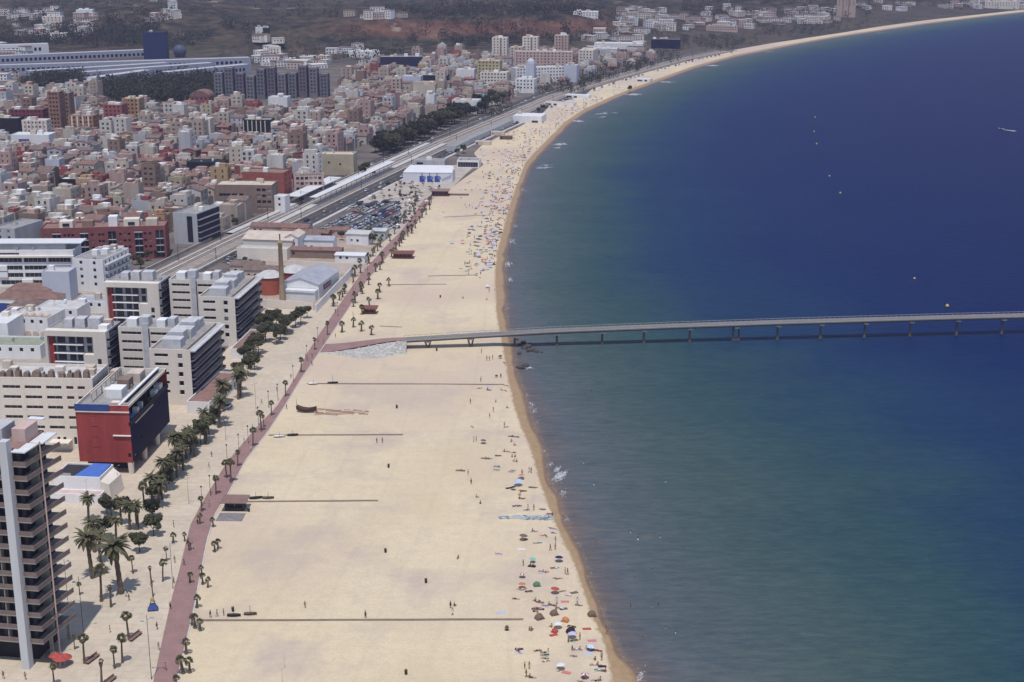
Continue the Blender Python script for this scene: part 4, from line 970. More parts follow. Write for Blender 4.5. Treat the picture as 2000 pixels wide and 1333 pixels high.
for i, (a, c) in enumerate(zip(pts, pts[1:])):
    (xa, ya), (xb, yb) = G(*a), G(*c); l = math.hypot(xb-xa, yb-ya); ang = math.atan2(yb-ya, xb-xa)
    r = root_at('boat_shed', '%s pale boat shed of the row along the road' % ('nearest', 'middle', 'farthest')[i], 'shed', xa, ya, ang, 1, 1, 'boat sheds along the road')
    mass(r, .1, l-.1, 0, 7, 0, 3.6, m_hut, (), roof=M_ROOFG, par=.3); rbox(r, 'shed_door', l*.3, l*.5, -.08, -.003, .05, 2.6, M_STEEL)
for i, (u, v, w, d, lb) in enumerate([(985,264,10,5,'tan beach hut beside the boat sheds'),(958,283,11,6,'long low tan beach hut below the boat sheds'),(1000,272,9,4,'dark slatted beach hut nearest the waterline')]):
    block('beach_hut', lb, 'hut', u, v-6, 2.8, w, d, -6, M_TAN if i < 2 else M_WOOD, 0, 0, roof=M_TAN, win=[(1,2,.3,2.1)], clutter=0, par=.2)
for u, v, w, lb, roofm in [(1150,190,22,'long low beach bar with a pale roof under the trees',M_METAL),(1120,205,26,'beach bar with a faded pink roof along the sand',M_PINK),(1270,158,14,'tiny white beach bar at the far bend',M_METAL)]:
    block('beach_bar', lb, 'bar', u, v-3, 3.2, w, 9, -20, M_WHITE, 0, 0, roof=roofm, win=[(1,6,.6,2.2),(8,11,.6,2.2)], clutter=0, par=.2)
def kiosk(label, u, v, w, d, h, rz, wall, roofm, terr=None):
    x, y = G(u, v); r = root_at('beach_kiosk', label, 'kiosk', x, y, R(rz), w, d, 'kiosks on the sand')
    b = MB(); facade(b, (-w,0), (1,0), w, 0, h, [(.5,w-.5,1.0,h-.35)], .5, 0, r, M_GLASS); facade(b, (0,0), (0,1), d, 0, h, [(.6,d-.6,1.0,h-.35)], .4, 0, r, M_GLASS); facade(b, (0,d), (-1,0), w, 0, h, []); facade(b, (-w,d), (0,-1), d, 0, h, []); b.build('wall', wall, r)
    b = MB(); b.hexa([(-w-1,-1.2,h),(1,-1.2,h),(1,d+.8,h+.25),(-w-1,d+.8,h+.25),(-w-1,-1.2,h+.22),(1,-1.2,h+.22),(1,d+.8,h+.5),(-w-1,d+.8,h+.5)]); b.build('roof', roofm, r)
    if terr:
        b = MB()
        for i in range(3):
            for j in range(2): b.box(-w-1.+i*(w+2)/3+.06, -w-1.+(i+1)*(w+2)/3-.06, -1.6-(j+1)*2.6+.06, -1.6-j*2.6-.06, .02, .16)
        b.build('terrace', mat('terrace_slabs', (.24,.225,.23), .9, .25, .5, .15), r)
    return r
kiosk('brown roofed kiosk with a grey slab terrace beside the path', 476, 999, 5., 3.2, 2.6, -2, M_DARK, mat('brown_roof', (.24,.15,.13), .9, .15, .5), True)
kiosk('long red kiosk far along the sand', 804, 506, 8.6, 4, 2.4, -3, M_RUST, M_RUST)
kiosk('small dark red kiosk near the pier ramp', 732, 614, 4.6, 3, 2.2, -3, M_RUST, M_RUST)
kiosk('red kiosk with a long deck by the marquee', 874, 384, 9, 5, 3.0, -4, M_RUST, M_BROWN)
dkk = MB(); x, y = G(878, 382); dkk.obox(x+5, y+1, 12, 4, .05, .5, R(-4)); tag(dkk.build('timber_deck', M_WOOD), 'brown timber deck beside the red kiosk by the marquee', 'deck')
# platform canopies of the station
for i, (o, y0, y1, lb) in enumerate([(-13, 770, 850, 'broad white canopy over the inland station platform'), (-.6, 770, 905, 'long pale canopy over the middle station platform')]):
    seg = [p for p in PLS if y0 < p[1] < y1]; c = poly_offset(seg, o); ang = math.atan2(c[-1][1]-c[0][1], c[-1][0]-c[0][0]); l = math.hypot(c[-1][0]-c[0][0], c[-1][1]-c[0][1])
    r = root_at('platform_canopy', lb, 'canopy', c[0][0], c[0][1], ang, 1, 1); hw = 4.2 if i == 0 else 2.2
    rbox(r, 'canopy_roof', 0, l, -hw, hw, 4.9, 5.2, M_METAL)
    for k in range(int(l/8)+1): 
        b = MB(); b.tube([(2+8*k if 2+8*k < l else l-1, 0, .9),(2+8*k if 2+8*k < l else l-1, 0, 4.9)], .16, 6); b.build('post', M_STEEL, r)

# ---- landmarks of the old town and the far shore (their windows are small in the photo: glass set into the wall mesh)
LOWZ = []
LM = [('white_sign_hall','long white hall with a blue sign panel',97,264,9,27,14,-3,M_WHITE,0,0,M_METAL),
 ('dark_slab','dark grey slab block at the left picture edge',38,232,14,18,12,-3,M_BLACK,0,0,M_ROOFG),
 ('cream_flats','cream flats with pink vertical stripes',94,236,15,18,10,-2,M_CREAM,4,6,M_ROOFW),
 ('maroon_flats','broad maroon flats near the picture edge',86,215,14,26,12,-3,mat('maroon_render',(.22,.06,.075),.9,.2,.2,.1),4,8,M_TILE2),
 ('brown_tower','tall brown brick tower flats',140,184,28,9,10,-5,M_BROWN,8,3,M_TAN),
 ('brown_tower','slim brown tower flats joined to a taller one',121,182,30,9,10,-5,mat('sienna_render',(.30,.17,.13),.9,.2,.3,.1),9,3,M_TAN),
 ('striped_flats','flats with orange and cream vertical stripes',184,227,14,19,12,-5,mat('orange_stripe',(.40,.20,.12),.9,.15,.6),4,7,M_ROOFG),
 ('red_flats','red corner flats beside the ochre tower',240,206,16,15,12,-8,mat('dusty_red',(.34,.115,.11),.9,.2,.3,.1),4,4,M_TILE),
 ('ochre_tower','ochre tower flats with orange balcony columns',274,194,18,14,12,-6,M_OCHRE,5,4,M_TAN),
 ('vault_hall','red vaulted roof hall at the edge of the wood',409,190,10,17,16,-6,M_BRICK,1,4,M_TILE),
 ('cream_tower_house','cream tower house with one dark window',412,233,15,12,10,-6,M_CREAM,3,2,M_TAN),
 ('column_block','dark block with pale vertical columns',530,235,14,21,12,-5,M_BLACK,0,0,M_ROOFG),
 ('white_cube','plain white cube block before the grey slab flats',562,191,13,16,12,-6,M_WHITE,0,0,M_ROOFW),
 ('ochre_gate_house','house with a tan portal frame',247,281,10,11,9,-6,M_OCHRE,2,2,M_ROOFG),
 ('blue_white_house','pale blue-white narrow house among brown roofs',118,312,11,9,8,-6,MATS['pale_blue_render'],0,0,M_ROOFW),
 ('dark_shop','black box building with a pale roof slab',154,350,8,11,9,-4,M_BLACK,0,0,M_METAL),
 ('white_gable_house','white gable wall rising above the roofs',848,186,13,7,9,-10,M_WHITE,0,0,M_ROOFW),
 ('grey_white_hall','big grey-white hall behind the seafront trees',934,197,11,22,13,-10,M_WHITE,0,0,M_ROOFW),
 ('yellow_tower','yellow tower block near the far shore',976,121,24,22,14,-10,mat('straw_yellow',(.48,.40,.24),.9,.15,.3,.1),6,6,M_TAN),
 ('yellow_base_flats','cream flats at the foot of the yellow tower',990,143,14,26,14,-10,M_CREAM,4,8,M_ROOFW),
 ('oval_tower','white rounded tower with a red roof behind it',1043,126,22,8,10,-12,MATS['pale_blue_render'],0,0,M_METAL),
 ('white_corner_flats','white corner flats among dark trees',1043,156,13,18,12,-15,M_WHITE,3,5,M_ROOFW),
 ('white_terrace','long white terrace block along the railway',1104,131,15,52,14,20,M_WHITE,4,16,M_ROOFW),
 ('white_end_house','white block end at the far end of the terrace',1126,129,17,13,13,-14,MATS['pale_blue_render'],0,0,M_ROOFW),
 ('twin_tower','pale twin tower block, leftmost of three',990,76,26,17,14,-8,M_CREAM,7,4,M_TAN),
 ('twin_tower','pale twin tower block, middle one of three',1050,75,30,17,14,-8,M_CREAM,8,4,M_TAN),
 ('twin_tower','pale twin tower block, rightmost and pinkest of three',1109,72,34,15,14,-8,mat('pale_pink_render',(.50,.38,.32),.9,.12,.3),9,4,M_TAN),
 ('pink_slab','long pinkish slab block below the twin towers',1118,103,20,62,14,-6,M_PINK,5,16,M_TAN),
 ('yellow_end_slab','pale yellow slab block end at the shore trees',1158,100,20,16,30,-14,M_CREAM,5,4,M_TAN),
 ('grey_side_slab','grey block with one pale corner before the pink slab',1020,94,20,14,14,-8,M_TAN,5,3,M_TAN),
 ('shore_tower','tall pale pink tower alone on the far shore',1670,-12,46,30,22,-10,MATS['pale_pink_render'],9,5,M_TAN),
 ('navy_hall','huge navy box hall under the red slope',826,112,17,44,20,4,mat('navy_cladding',(.018,.024,.055),.7,.2,.2),0,0,M_ROOFG),
 ('red_roof_hall','low hall with a long bright red roof',762,133,6,46,16,6,M_BRICK,0,0,mat('bright_red_roof',(.36,.10,.085),.9,.15,.2)),
 ('grey_blue_hall','pale blue-grey hall in front of the navy box',822,150,12,18,14,-6,MATS['pale_blue_render'],0,0,M_ROOFW),
 ('dark_row_hall','long dark block joined to the pale blue hall',874,148,10,28,14,-6,M_BLACK,2,8,M_ROOFG),
 ('white_hill_hall','white hall below the wooded slope',742,101,7,36,20,4,M_WHITE,0,0,M_METAL),
 ('white_church','white gabled hall with a small tower in the town',926,137,12,18,14,-6,M_WHITE,0,0,M_ROOFW),
 ('white_point_house','pale pink point house among low roofs',783,155,15,9,9,-6,MATS['pale_pink_render'],4,2,M_ROOFW),
 ('straw_flats','straw coloured flats with a flat roof',850,165,13,20,12,-6,mat('straw2',(.46,.37,.24),.9,.15,.3),3,6,M_TAN),
 ('dark_blue_tower','dark blue office tower by the white works',326,66,32,25,20,5,mat('dark_blue_panel',(.014,.028,.10),.5,.2,.2),0,0,M_DARK),
 ('small_white_tower','slim white and dark tower on the hillside',514,56,16,9,9,5,M_WHITE,0,0,M_METAL),
 ('slate_side_tower','dark slate tower beside the slim white one',527,57,15,8,9,5,M_BLACK,0,0,M_ROOFG),
 ('hill_hall','large curved white hall high on the hill',302,10,9,62,26,5,M_WHITE,0,0,M_METAL),
 ('hill_hall','small white hall on the hill beside the big one',181,20,7,22,16,5,M_WHITE,0,0,M_METAL),
 ('hill_house','cream house cluster on the wooded hill',122,35,10,26,16,5,M_CREAM,2,5,M_TAN),
 ('hill_house','low white house amid the hill trees',130,66,8,20,12,5,M_WHITE,2,4,M_TAN),
 ('pale_slope_hall','white striped hall far behind the twin towers',1168,26,10,34,20,-5,M_WHITE,2,8,M_METAL),
 ('far_blue_hall','dark blue glass hall at the far bend of the bay',1328,78,12,36,16,-10,M_DGLASS,0,0,M_ROOFG),
 ('far_white_hall','long white hall at the far bend of the bay',1255,86,8,60,20,-10,M_WHITE,0,0,M_METAL),
 ('far_violet_hall','long pale violet hall behind the shore wood',1205,96,9,36,20,-10,M_AC,0,0,M_METAL),
 ('far_pink_row','row block with red roofs along the far shore',1440,52,9,44,14,-10,M_PINK,2,12,M_TILE),
 ('far_white_row','pale apartment row at the right picture edge',1990,4,14,60,20,-10,M_CREAM,3,12,M_TAN)]
for name, lab, u, v, h, w, d, rz, wall, fl, cols, roof in LM:
    x, y, z = GT(u, v + h*PX(G(u, v, h)[1] if v > 3 else 2700.)*.96)
    y0 = y; r = root_at(name, lab, name.replace('_', ' ').split()[-1] if name.split('_')[-1] in ('hall','house','tower','flats') else 'building', x, y, R(rz), w, d)
    r.location.z = z - .3
    if 100 < v < 400: LOWZ.append((x-w/2, y-2, w/2+5))
    mass(r, -w, 0, 0, d, 0, h-.5, wall, grid(w, fl, cols, max(.5, h-fl*3.05-.4), 3.05, 1.4, 1.5) if fl else (), grid(d, fl, max(1, cols//2), max(.5, h-fl*3.05-.4), 3.05, 1.4, 1.5) if fl else (), roof=roof, par=.5, gm=1)
    q = random.Random(u)
    for k in range(2 if w < 30 else 4):
        ww = q.uniform(2.5,5); xx = q.uniform(-w+ww, -ww-.5); rbox(r, 'roof_hut', xx-ww/2, xx+ww/2, d*.3, d*.3+q.uniform(2.5,5), h-.495, h+q.uniform(1,2.6), q.choice([M_WHITE, M_TAN, M_CREAM]))
    if name == 'white_sign_hall':
        rbox(r, 'sign_panel', -21.5, -14, -.15, -.003, 1., 6, mat('sign_blue', (.10,.12,.30), .7, .15, .5)); rbox(r, 'sign_lettering', -20, -15.6, -.2, -.153, 3, 4, M_WHITE)
    if name == 'column_block':
        for k in range(6): rbox(r, 'column', -20.4+3.2*k, -19.8+3.2*k, -.5, -.003, 0, 13.2, M_CREAM)
        rbox(r, 'column_wing', .003, 5, 0, 10, 0, 12, M_CREAM)
    if name == 'cream_flats' or name == 'striped_flats':
        for k in range(4): rbox(r, 'stripe', -w+2.2+k*4.2, -w+3.4+k*4.2, -.12, -.003, 0, h-.6, M_PINK if name == 'cream_flats' else M_CREAM)
    if name == 'ochre_tower':
        for k in range(3): rbox(r, 'balcony_column', -11.5+k*3.6, -10.+k*3.6, -.8, -.003, 2, h, mat('orange_column', (.42,.22,.13), .9, .15, .5))
    if name == 'twin_tower': rbox(r, 'stair_recess', -w*.46, -w*.36, -.2, -.003, 0, h-.4, M_BROWN); 
    if name == 'shore_tower':
        for k in range(2): rbox(r, 'stair_recess', -w*.70+k*9, -w*.64+k*9, -.2, -.003, 0, h-.4, M_BROWN)
    if name == 'vault_hall':
        b = MB(); n = 10
        for k in range(n):
            a0, a1 = math.pi*k/n, math.pi*(k+1)/n
            b.quad((-w/2-w/2*math.cos(a0),-.3,h+5*math.sin(a0)),(-w/2-w/2*math.cos(a1),-.3,h+5*math.sin(a1)),(-w/2-w/2*math.cos(a1),d,h+5*math.sin(a1)),(-w/2-w/2*math.cos(a0),d,h+5*math.sin(a0)))
        b.poly([(-w/2-w/2*math.cos(math.pi*k/n),-.2,h+5*math.sin(math.pi*k/n)) for k in range(n+1)]); b.build('vault_roof', M_TILE, r)
    if name == 'oval_tower': 
        b = MB(); b.lathe([(w/2,h-.5),(w/2.2,h+2),(w/4,h+4),(0.02,h+4.6)], 12, (-w/2,w/2)); b.build('dome', wall, r)
# grey slab flats: a row of thin towers
for k in range(11):
    u = 436+k*20.5; x, y, z = GT(u, 198 - k*.8)
    r = root_at('slab_tower', 'grey slab tower', 'tower', x, y, R(-4), 6.4, 10, 'grey slab flats below the works wood')
    THINGS.append((r, 'thin dark grey slab tower of the row beside the wood', x, y))
    h = 24+4*math.sin(k*1.7); m = [mat('slab_grey', (.20,.195,.22), .9, .2, .4, .15), mat('slab_dark', (.17,.17,.20), .9, .25, .4, .15), mat('violet_grey', (.15,.135,.17), .9, .2, .4, .15)][k % 3]
    mass(r, -7.4, 0, 0, 10, 0, h, m, grid(7.4, 7, 2, h-22.5, 3.1, 1.5, 1.7), grid(10, 7, 3, h-22.5, 3.1, 1.6, 1.7), roof=M_ROOFG, gm=1, par=.5)
# white works: long parallel halls with ribbed blue-grey sides
WK = [(0,132,300,110,'rearmost long works hall'),(0,150,490,128,'long works hall with a pale blue band'),(60,158,332,140,'works hall in the middle of the row'),(170,160,420,140,'works hall with the rounded far end'),(330,160,492,143,'nearest works hall beside the wood'),(186,172,300,155,'short works hall above the dark wood'),(0,112,96,104,'white works office at the picture edge')]
for i, (ua, va, ub, vb, lb) in enumerate(WK):
    xa, ya, za = GT(ua-(120 if ua == 0 else 0), va); xb, yb, zb_ = GT(ub, vb); ang = math.atan2(yb-ya, xb-xa); l = math.hypot(xb-xa, yb-ya)
    r = root_at('works_hall', lb + ' of the white works', 'factory hall', xb, yb, ang, l, 14, 'white works below the hill'); r.location.z = min(za, zb_)
    hh = 9 if i < 6 else 11
    mass(r, -l, 0, 0, 14, 0, hh, mat('works_wall', (.34,.36,.46), .8, .15, .3, .1) if i < 6 else M_METAL, [(q*5+1,q*5+4,hh*.3,hh*.66) for q in range(int(l/5)-1)][:90], [(2,5,3,6),(8,11,3,6)], roof=mat('works_roof', (.52,.51,.51), .8, .15, .15, .1), par=.4, gm=1, pane=M_DGLASS)
x, y, z = GT(352, 112)
r = root_at('gas_holder', 'round blue-grey tank beside the dark blue tower', 'tank', x, y, 0, 6, 6); r.location.z = z; r.scale = (.8,.8,.75)
b = MB(); b.lathe([(6,0),(8.5,4),(9.5,9),(8.5,14),(5,17.5),(.02,18.6)], 20); b.build('tank_shell', mat('tank_blue', (.075,.09,.15), .6, .15, .3), r, True)
# ------------------------------------------------------------------ THE OLD TOWN: streets of houses
TA = R(-13)                        # the streets run parallel to the railway
FREE = []                          # gardens and squares kept open: (u, v, radius m)
for u, v, rr_ in [(260,520,26),(300,512,20),(250,515,18),(310,170,60),(110,166,55),(690,262,6)]: FREE.append((*G(u, v), rr_))
def built(x, y, m=5): return taken(x, y, m, False)
def taken(x, y, m=5, free=True):
    for fx, fy, a, hw, hd in FOOT:
        dx, dy = x-fx, y-fy; lx, ly = rot2(dx, dy, -a)
        if abs(lx) < hw+m and abs(ly) < hd+m: return True
    return free and any((x-fx)**2+(y-fy)**2 < q*q for fx, fy, q in FREE)
_ry = np.array([p[1] for p in RAILS]); _rx = np.array([p[0] for p in RAILS])
RX = lambda y: float(np.interp(y, _ry, _rx))
TOWNPOLY_TOP = lambda u: float(np.interp(u, [-200,0,180,200,410,430,640,700,850,1000,1130,1200,1300], [188,186,176,212,212,205,205,128,112,108,100,100,92]))
WALLS = [('white',mat('town_white', (.60,.57,.53), .9, .2, .25, .1, streak=True),30),('cream',mat('town_cream', (.56,.49,.41), .9, .2, .25, .1, streak=True),26),('tan',mat('town_tan', (.44,.36,.30), .9, .2, .3, .1, streak=True),24),('pink',mat('town_pink', (.45,.32,.29), .9, .2, .3, .1, streak=True),16),('grey',M_GREYW,12),('brown brick',M_BROWN,12),('ochre',M_OCHRE,2),('red brick',M_BRICK,5),('dusty red',MATS['dusty_red'],1),('straw',MATS['straw_render'],3)]
ROOFS = [('terracotta terrace',M_TERR,26),('clay tiled',M_TILE,26),('weathered tiled',M_TILE2,22),('grey gravel',M_ROOFG,16),('pale',M_ROOFW,18),('zinc',M_SHEET,5)]
def pick(t, q):
    s = q.uniform(0, sum(a[2] for a in t))
    for a in t:
        s -= a[2]
        if s <= 0: return a
    return t[-1]
def shell(b, w, d, h, q, near, storeys, T=(lambda p: p), wm=0, gm=1, rm=2, tiled=False, shed=True, sm=0, split=None):
    """a house in local coords (front right corner at 0,0) added to builder b; roof to split builder if given"""
    rb = split or b
    cols = max(1, int(w/3.6))
    n0 = len(b.v)
    ops = grid(w, storeys, cols, .4, (h-.5)/storeys, q.uniform(.9,1.9), q.uniform(1.2,2.), .5)
    ops2 = grid(d, storeys, max(1, int(d/4.2)), .4, (h-.5)/storeys, 1.2, 1.4, .8)
    par = 0 if tiled else .6
    if q.random() < .38: ops = ops[:q.randint(1,4)]
    facade(b, (-w,0), (1,0), w, 0, h+par, ops, .3, wm, None, None, gm)
    facade(b, (0,0), (0,1), d, 0, h+par, ops2 if q.random() < .5 else [], .3, wm, None, None, gm)
    facade(b, (0,d), (-1,0), w, 0, h+par, []); facade(b, (-w,d), (0,-1), d, 0, h+par, [])
    if not tiled:
        for k in (1,):
            t = .25
            for (a, c, e, f) in ((-w,0,0,t),(-w,0,d-t,d),(-w,-w+t,t,d-t),(-t,0,t,d-t)): b.quad((a,e,h+par),(c,e,h+par),(c,f,h+par),(a,f,h+par), wm)
            i0, i1, j0, j1 = -w+t, -t, t, d-t
            for p, r_ in (((i0,j0),(i1,j0)),((i1,j0),(i1,j1)),((i1,j1),(i0,j1)),((i0,j1),(i0,j0))): b.quad((*r_,h),(*p,h),(*p,h+par),(*r_,h+par), wm)
    if tiled:
        ri = min(w, d)*.17; e = .35
        if q.random() < .55:
            rb.quad((-w-e,-e,h-.05),(e,-e,h-.05),(e,d/2,h+ri),(-w-e,d/2,h+ri), rm); rb.quad((e,d+e,h-.05),(-w-e,d+e,h-.05),(-w-e,d/2,h+ri),(e,d/2,h+ri), rm)
            b.tri((0,0,h),(0,d,h),(0,d/2,h+ri-.06), wm); b.tri((-w,d,h),(-w,0,h),(-w,d/2,h+ri-.06), wm)
        else:
            rb.quad((-w-e,d+e,h-.05),(-w-e,-e,h-.05),(-w/2,-e,h+ri),(-w/2,d+e,h+ri), rm); rb.quad((e,-e,h-.05),(e,d+e,h-.05),(-w/2,d+e,h+ri),(-w/2,-e,h+ri), rm)
            b.tri((-w,0,h),(0,0,h),(-w/2,0,h+ri-.06), wm); b.tri((0,d,h),(-w,d,h),(-w/2,d,h+ri-.06), wm)
    else:
        rb.quad((-w+.25,.25,h),(-.25,.25,h),(-.25,d-.25,h),(-w+.25,d-.25,h), rm)
    ext = []
    if not tiled:
        k = q.randint(2, 5)
        if q.random() < .7: sw = w*q.uniform(.45,.85); ext.append((q.uniform(-w+.4,-sw-.3), q.uniform(.4,1.2), sw, d*q.uniform(.3,.6), q.uniform(.35,1.1)))
        for _ in range(k):
            sw, sd, sh = q.uniform(1.8, min(4.5, w*.5)), q.uniform(2, min(5, d*.5)), q.uniform(1.7,2.8)
            ext.append((q.uniform(-w+.6, -sw-.6), q.uniform(.8, d-sd-.6), sw, sd, sh))
    else:
        ext.append((q.uniform(-w+1,-1.6), q.uniform(d*.3,d*.6), .7, .7, min(w,d)*.17+1.1))
    return ext
M_TGLASS = mat('shuttered_window', (.12,.10,.10), .6, .5, .35)
lots = []
blk_a, blk_b = 66., 25.
ca, sa = math.cos(TA), math.sin(TA)
O = (-60., 640.)
qq = random.Random(11)
for ia in range(-4, 16):
    for ib in range(-26, 1):
        a0, b0 = ia*blk_a, ib*blk_b
        if (ib % 2) == 0: a0 += 18
        for row_ in (0, 1):
            s = a0 + 3.5
            while s < a0+blk_a-8:
                wd = qq.uniform(5.5, 11)          # along the street
                if s+wd > a0+blk_a-3.5: wd = a0+blk_a-3.5-s
                if wd < 5: break
                dp = qq.uniform(8.6, 10.6)
                bb = b0 + 3.5 + (dp if row_ == 0 else 21.4)      # right-hand edge
                # local axes: x along b (seaward), y along a
                x = O[0] + bb*ca - s*sa; y = O[1] + bb*sa + s*ca
                lots.append((x, y, dp, wd)); s += wd
sel = []
for x, y, w, d in lots:
    cx, cy = x + (-w/2)*ca - (d/2)*sa, y + (-w/2)*sa + (d/2)*ca
    if cy < 560 or cy > 1900: continue
    u, v = PROJ(cx, cy, 4)
    if u < -60 or v < TOWNPOLY_TOP(u) or v > 470: continue
    lim = RX(cy) - (15 if cy < 860 else 27)
    if 905 < cy < 1240: lim -= 22             # the belt of trees
    if cx + w/2 + 3 > lim: continue
    if cy < 690 and cx > -215: continue
    if any(taken(px, py, 1) for px, py in ((cx,cy),(x,y),(x-w*ca,y-w*sa),(x-d*sa,y+d*ca),(x-w*ca-d*sa,y-w*sa+d*ca))): continue
    if qq.random() < .05: continue
    sel.append((cy, x, y, w, d, u, v))
sel.sort()
print('LOTS', len(sel))
NIND = 440
stuff_b = {}
apn = hn = 0
for i, (cy, x, y, w, d, u, v) in enumerate(sel):
    q = random.Random(i*13+5)
    t = q.random()
    apt = t > .91 and u < 900
    storeys = q.choice([1,2,2,2,3,3]) if not apt else q.choice([4,4,5,5,6])
    low = any(abs(x-w/2-zx) < zr and -2 < zy-y < 34 for zx, zy, zr in LOWZ)
    if low: apt, storeys = False, 1
    if v > 400: storeys = min(storeys, 5)
    h = storeys*3.0 + .6 + q.uniform(-.5,1.2)
    wn, wm, _ = pick(WALLS, q); rn_, rm, _ = pick(ROOFS, q)
    tiled = rn_ in ('clay tiled','weathered tiled')
    if apt and tiled: rn_, rm, tiled = ('terracotta terrace', M_TERR, False)
    rz = TA + R(q.uniform(-9,9))
    z = HT(x, y) - .2 if cy > 1490 else 0
    if (apt and apn < 290) or (not apt and hn < 296):
        name = 'apartment_block' if apt else 'town_house'
        r = thing(name, '', 'apartment block' if apt else 'house', (x, y, z), rz, 'apartment blocks of the old town' if apt else 'houses of the old town')
        if apt: apn += 1
        else: hn += 1
        b = MB(); rb = MB()
        ext = shell(b, w, d, h, q, True, storeys, tiled=tiled, split=rb, rm=0)
        b.build('wall', [wm, M_TGLASS], r); ro = rb.build('roof', rm, r)
        for (ex, ey, sw, sd, sh) in ext:
            e = MB(); e.box(ex, ex+sw, ey, ey+sd, h+.004, h+sh); e.build('roof_chimney' if tiled else 'roof_hut', wm if q.random() < .6 else q.choice([M_WHITE, M_WHITE, M_TAN, M_BRICK, M_PINK]), ro)
        desc = {'brown brick':'brown brick','red brick':'red brick'}.get(wn, wn)
        size = ('narrow ' if w < 10.3 else 'broad ' if w > 11.9 else '')
        THINGS.append((r, '%s%s %s with a %s roof' % (size, desc, 'apartment block' if apt else 'house', rn_), x, y))
    else:
        key = (wm.name, rm.name)
        b = stuff_b.setdefault('all', MB())
        mi = stuff_b.setdefault('mats', [M_TGLASS])
        for m in (wm, rm):
            if m not in mi: mi.append(m)
        n0 = len(b.v); k0 = len(b.m)
        ext = shell(b, w, d, h, q, False, storeys, tiled=tiled, wm=0, gm=1, rm=2)
        for (ex, ey, sw, sd, sh) in ext: b.box(ex, ex+sw, ey, ey+sd, h+.004, h+sh, 0)
        lut = [mi.index(wm), 0, mi.index(rm)]
        for k in range(k0, len(b.m)): b.m[k] = lut[b.m[k]]
        c, s_ = math.cos(rz), math.sin(rz)
        for k in range(n0, len(b.v)):
            px, py, pz_ = b.v[k]; b.v[k] = (x+px*c-py*s_, y+px*s_+py*c, z+pz_)
print('IND', apn, hn, 'MASS', len(sel)-apn-hn)
if 'all' in stuff_b:
    o = stuff_b['all'].build('distant_houses', stuff_b['mats']); struct(o, 'stuff'); tag(o, 'mass of small distant houses filling the far end of the town', 'houses')
# villages on the far slopes and the far shore
vb = MB(); vm = [M_GLASS, M_WHITE, M_CREAM, M_PINK, M_TILE, M_TILE2, M_ROOFW, M_TAN]
qv = random.Random(4)
for (ua, ub, va, vb_, n) in [(0,110,22,40,26),(30,180,45,70,30),(100,190,30,45,16),(290,345,8,34,46),(345,420,10,24,24),(680,790,28,40,12),(1200,1330,20,62,60),(1330,1480,18,60,50),(1470,1640,18,48,80),(1680,1900,2,22,26),(1900,2000,2,18,60),(640,700,100,118,8),(1150,1260,60,110,30),(500,560,100,130,30),(560,640,120,138,14),(-40,60,100,116,20),(0,50,150,185,20)]:
    for _ in range(int(n*.75)):
        u, v = qv.uniform(ua, ub), qv.uniform(va, vb_); x, y, z = GT(u, v)
        if taken(x, y, 6) or x > XI(y)-12: continue
        w, d, h = qv.uniform(8,20), qv.uniform(8,13), qv.choice([3.5,4,6,6,7,10]); a = R(qv.uniform(-45,45)); wm = qv.choice([1,1,2,2,2,3,7]); rm = qv.choice([4,4,5,6,6,2])
        vb.obox(x, y, w, d, z-2, z+h, a, wm); vb.obox(x, y, w+.5, d+.5, z+h+.01, z+h+.5, a, rm)
        c, s_ = math.cos(a), math.sin(a)
        for f in range(int(h/3)):
            for k in range(int(w/3.5)):
                lx = -w/2+2+3.5*k; P = lambda px, pz: (x+px*c+(d/2+.05)*s_, y+px*s_-(d/2+.05)*c, pz)
                z0 = z+.8+3*f; vb.quad(P(lx-.7,z0), P(lx+.7,z0), P(lx+.7,z0+1.5), P(lx-.7,z0+1.5), 0)
o = vb.build('hillside_houses', vm); struct(o, 'stuff'); tag(o, 'scattered small pale houses on the far slopes and shore', 'houses')
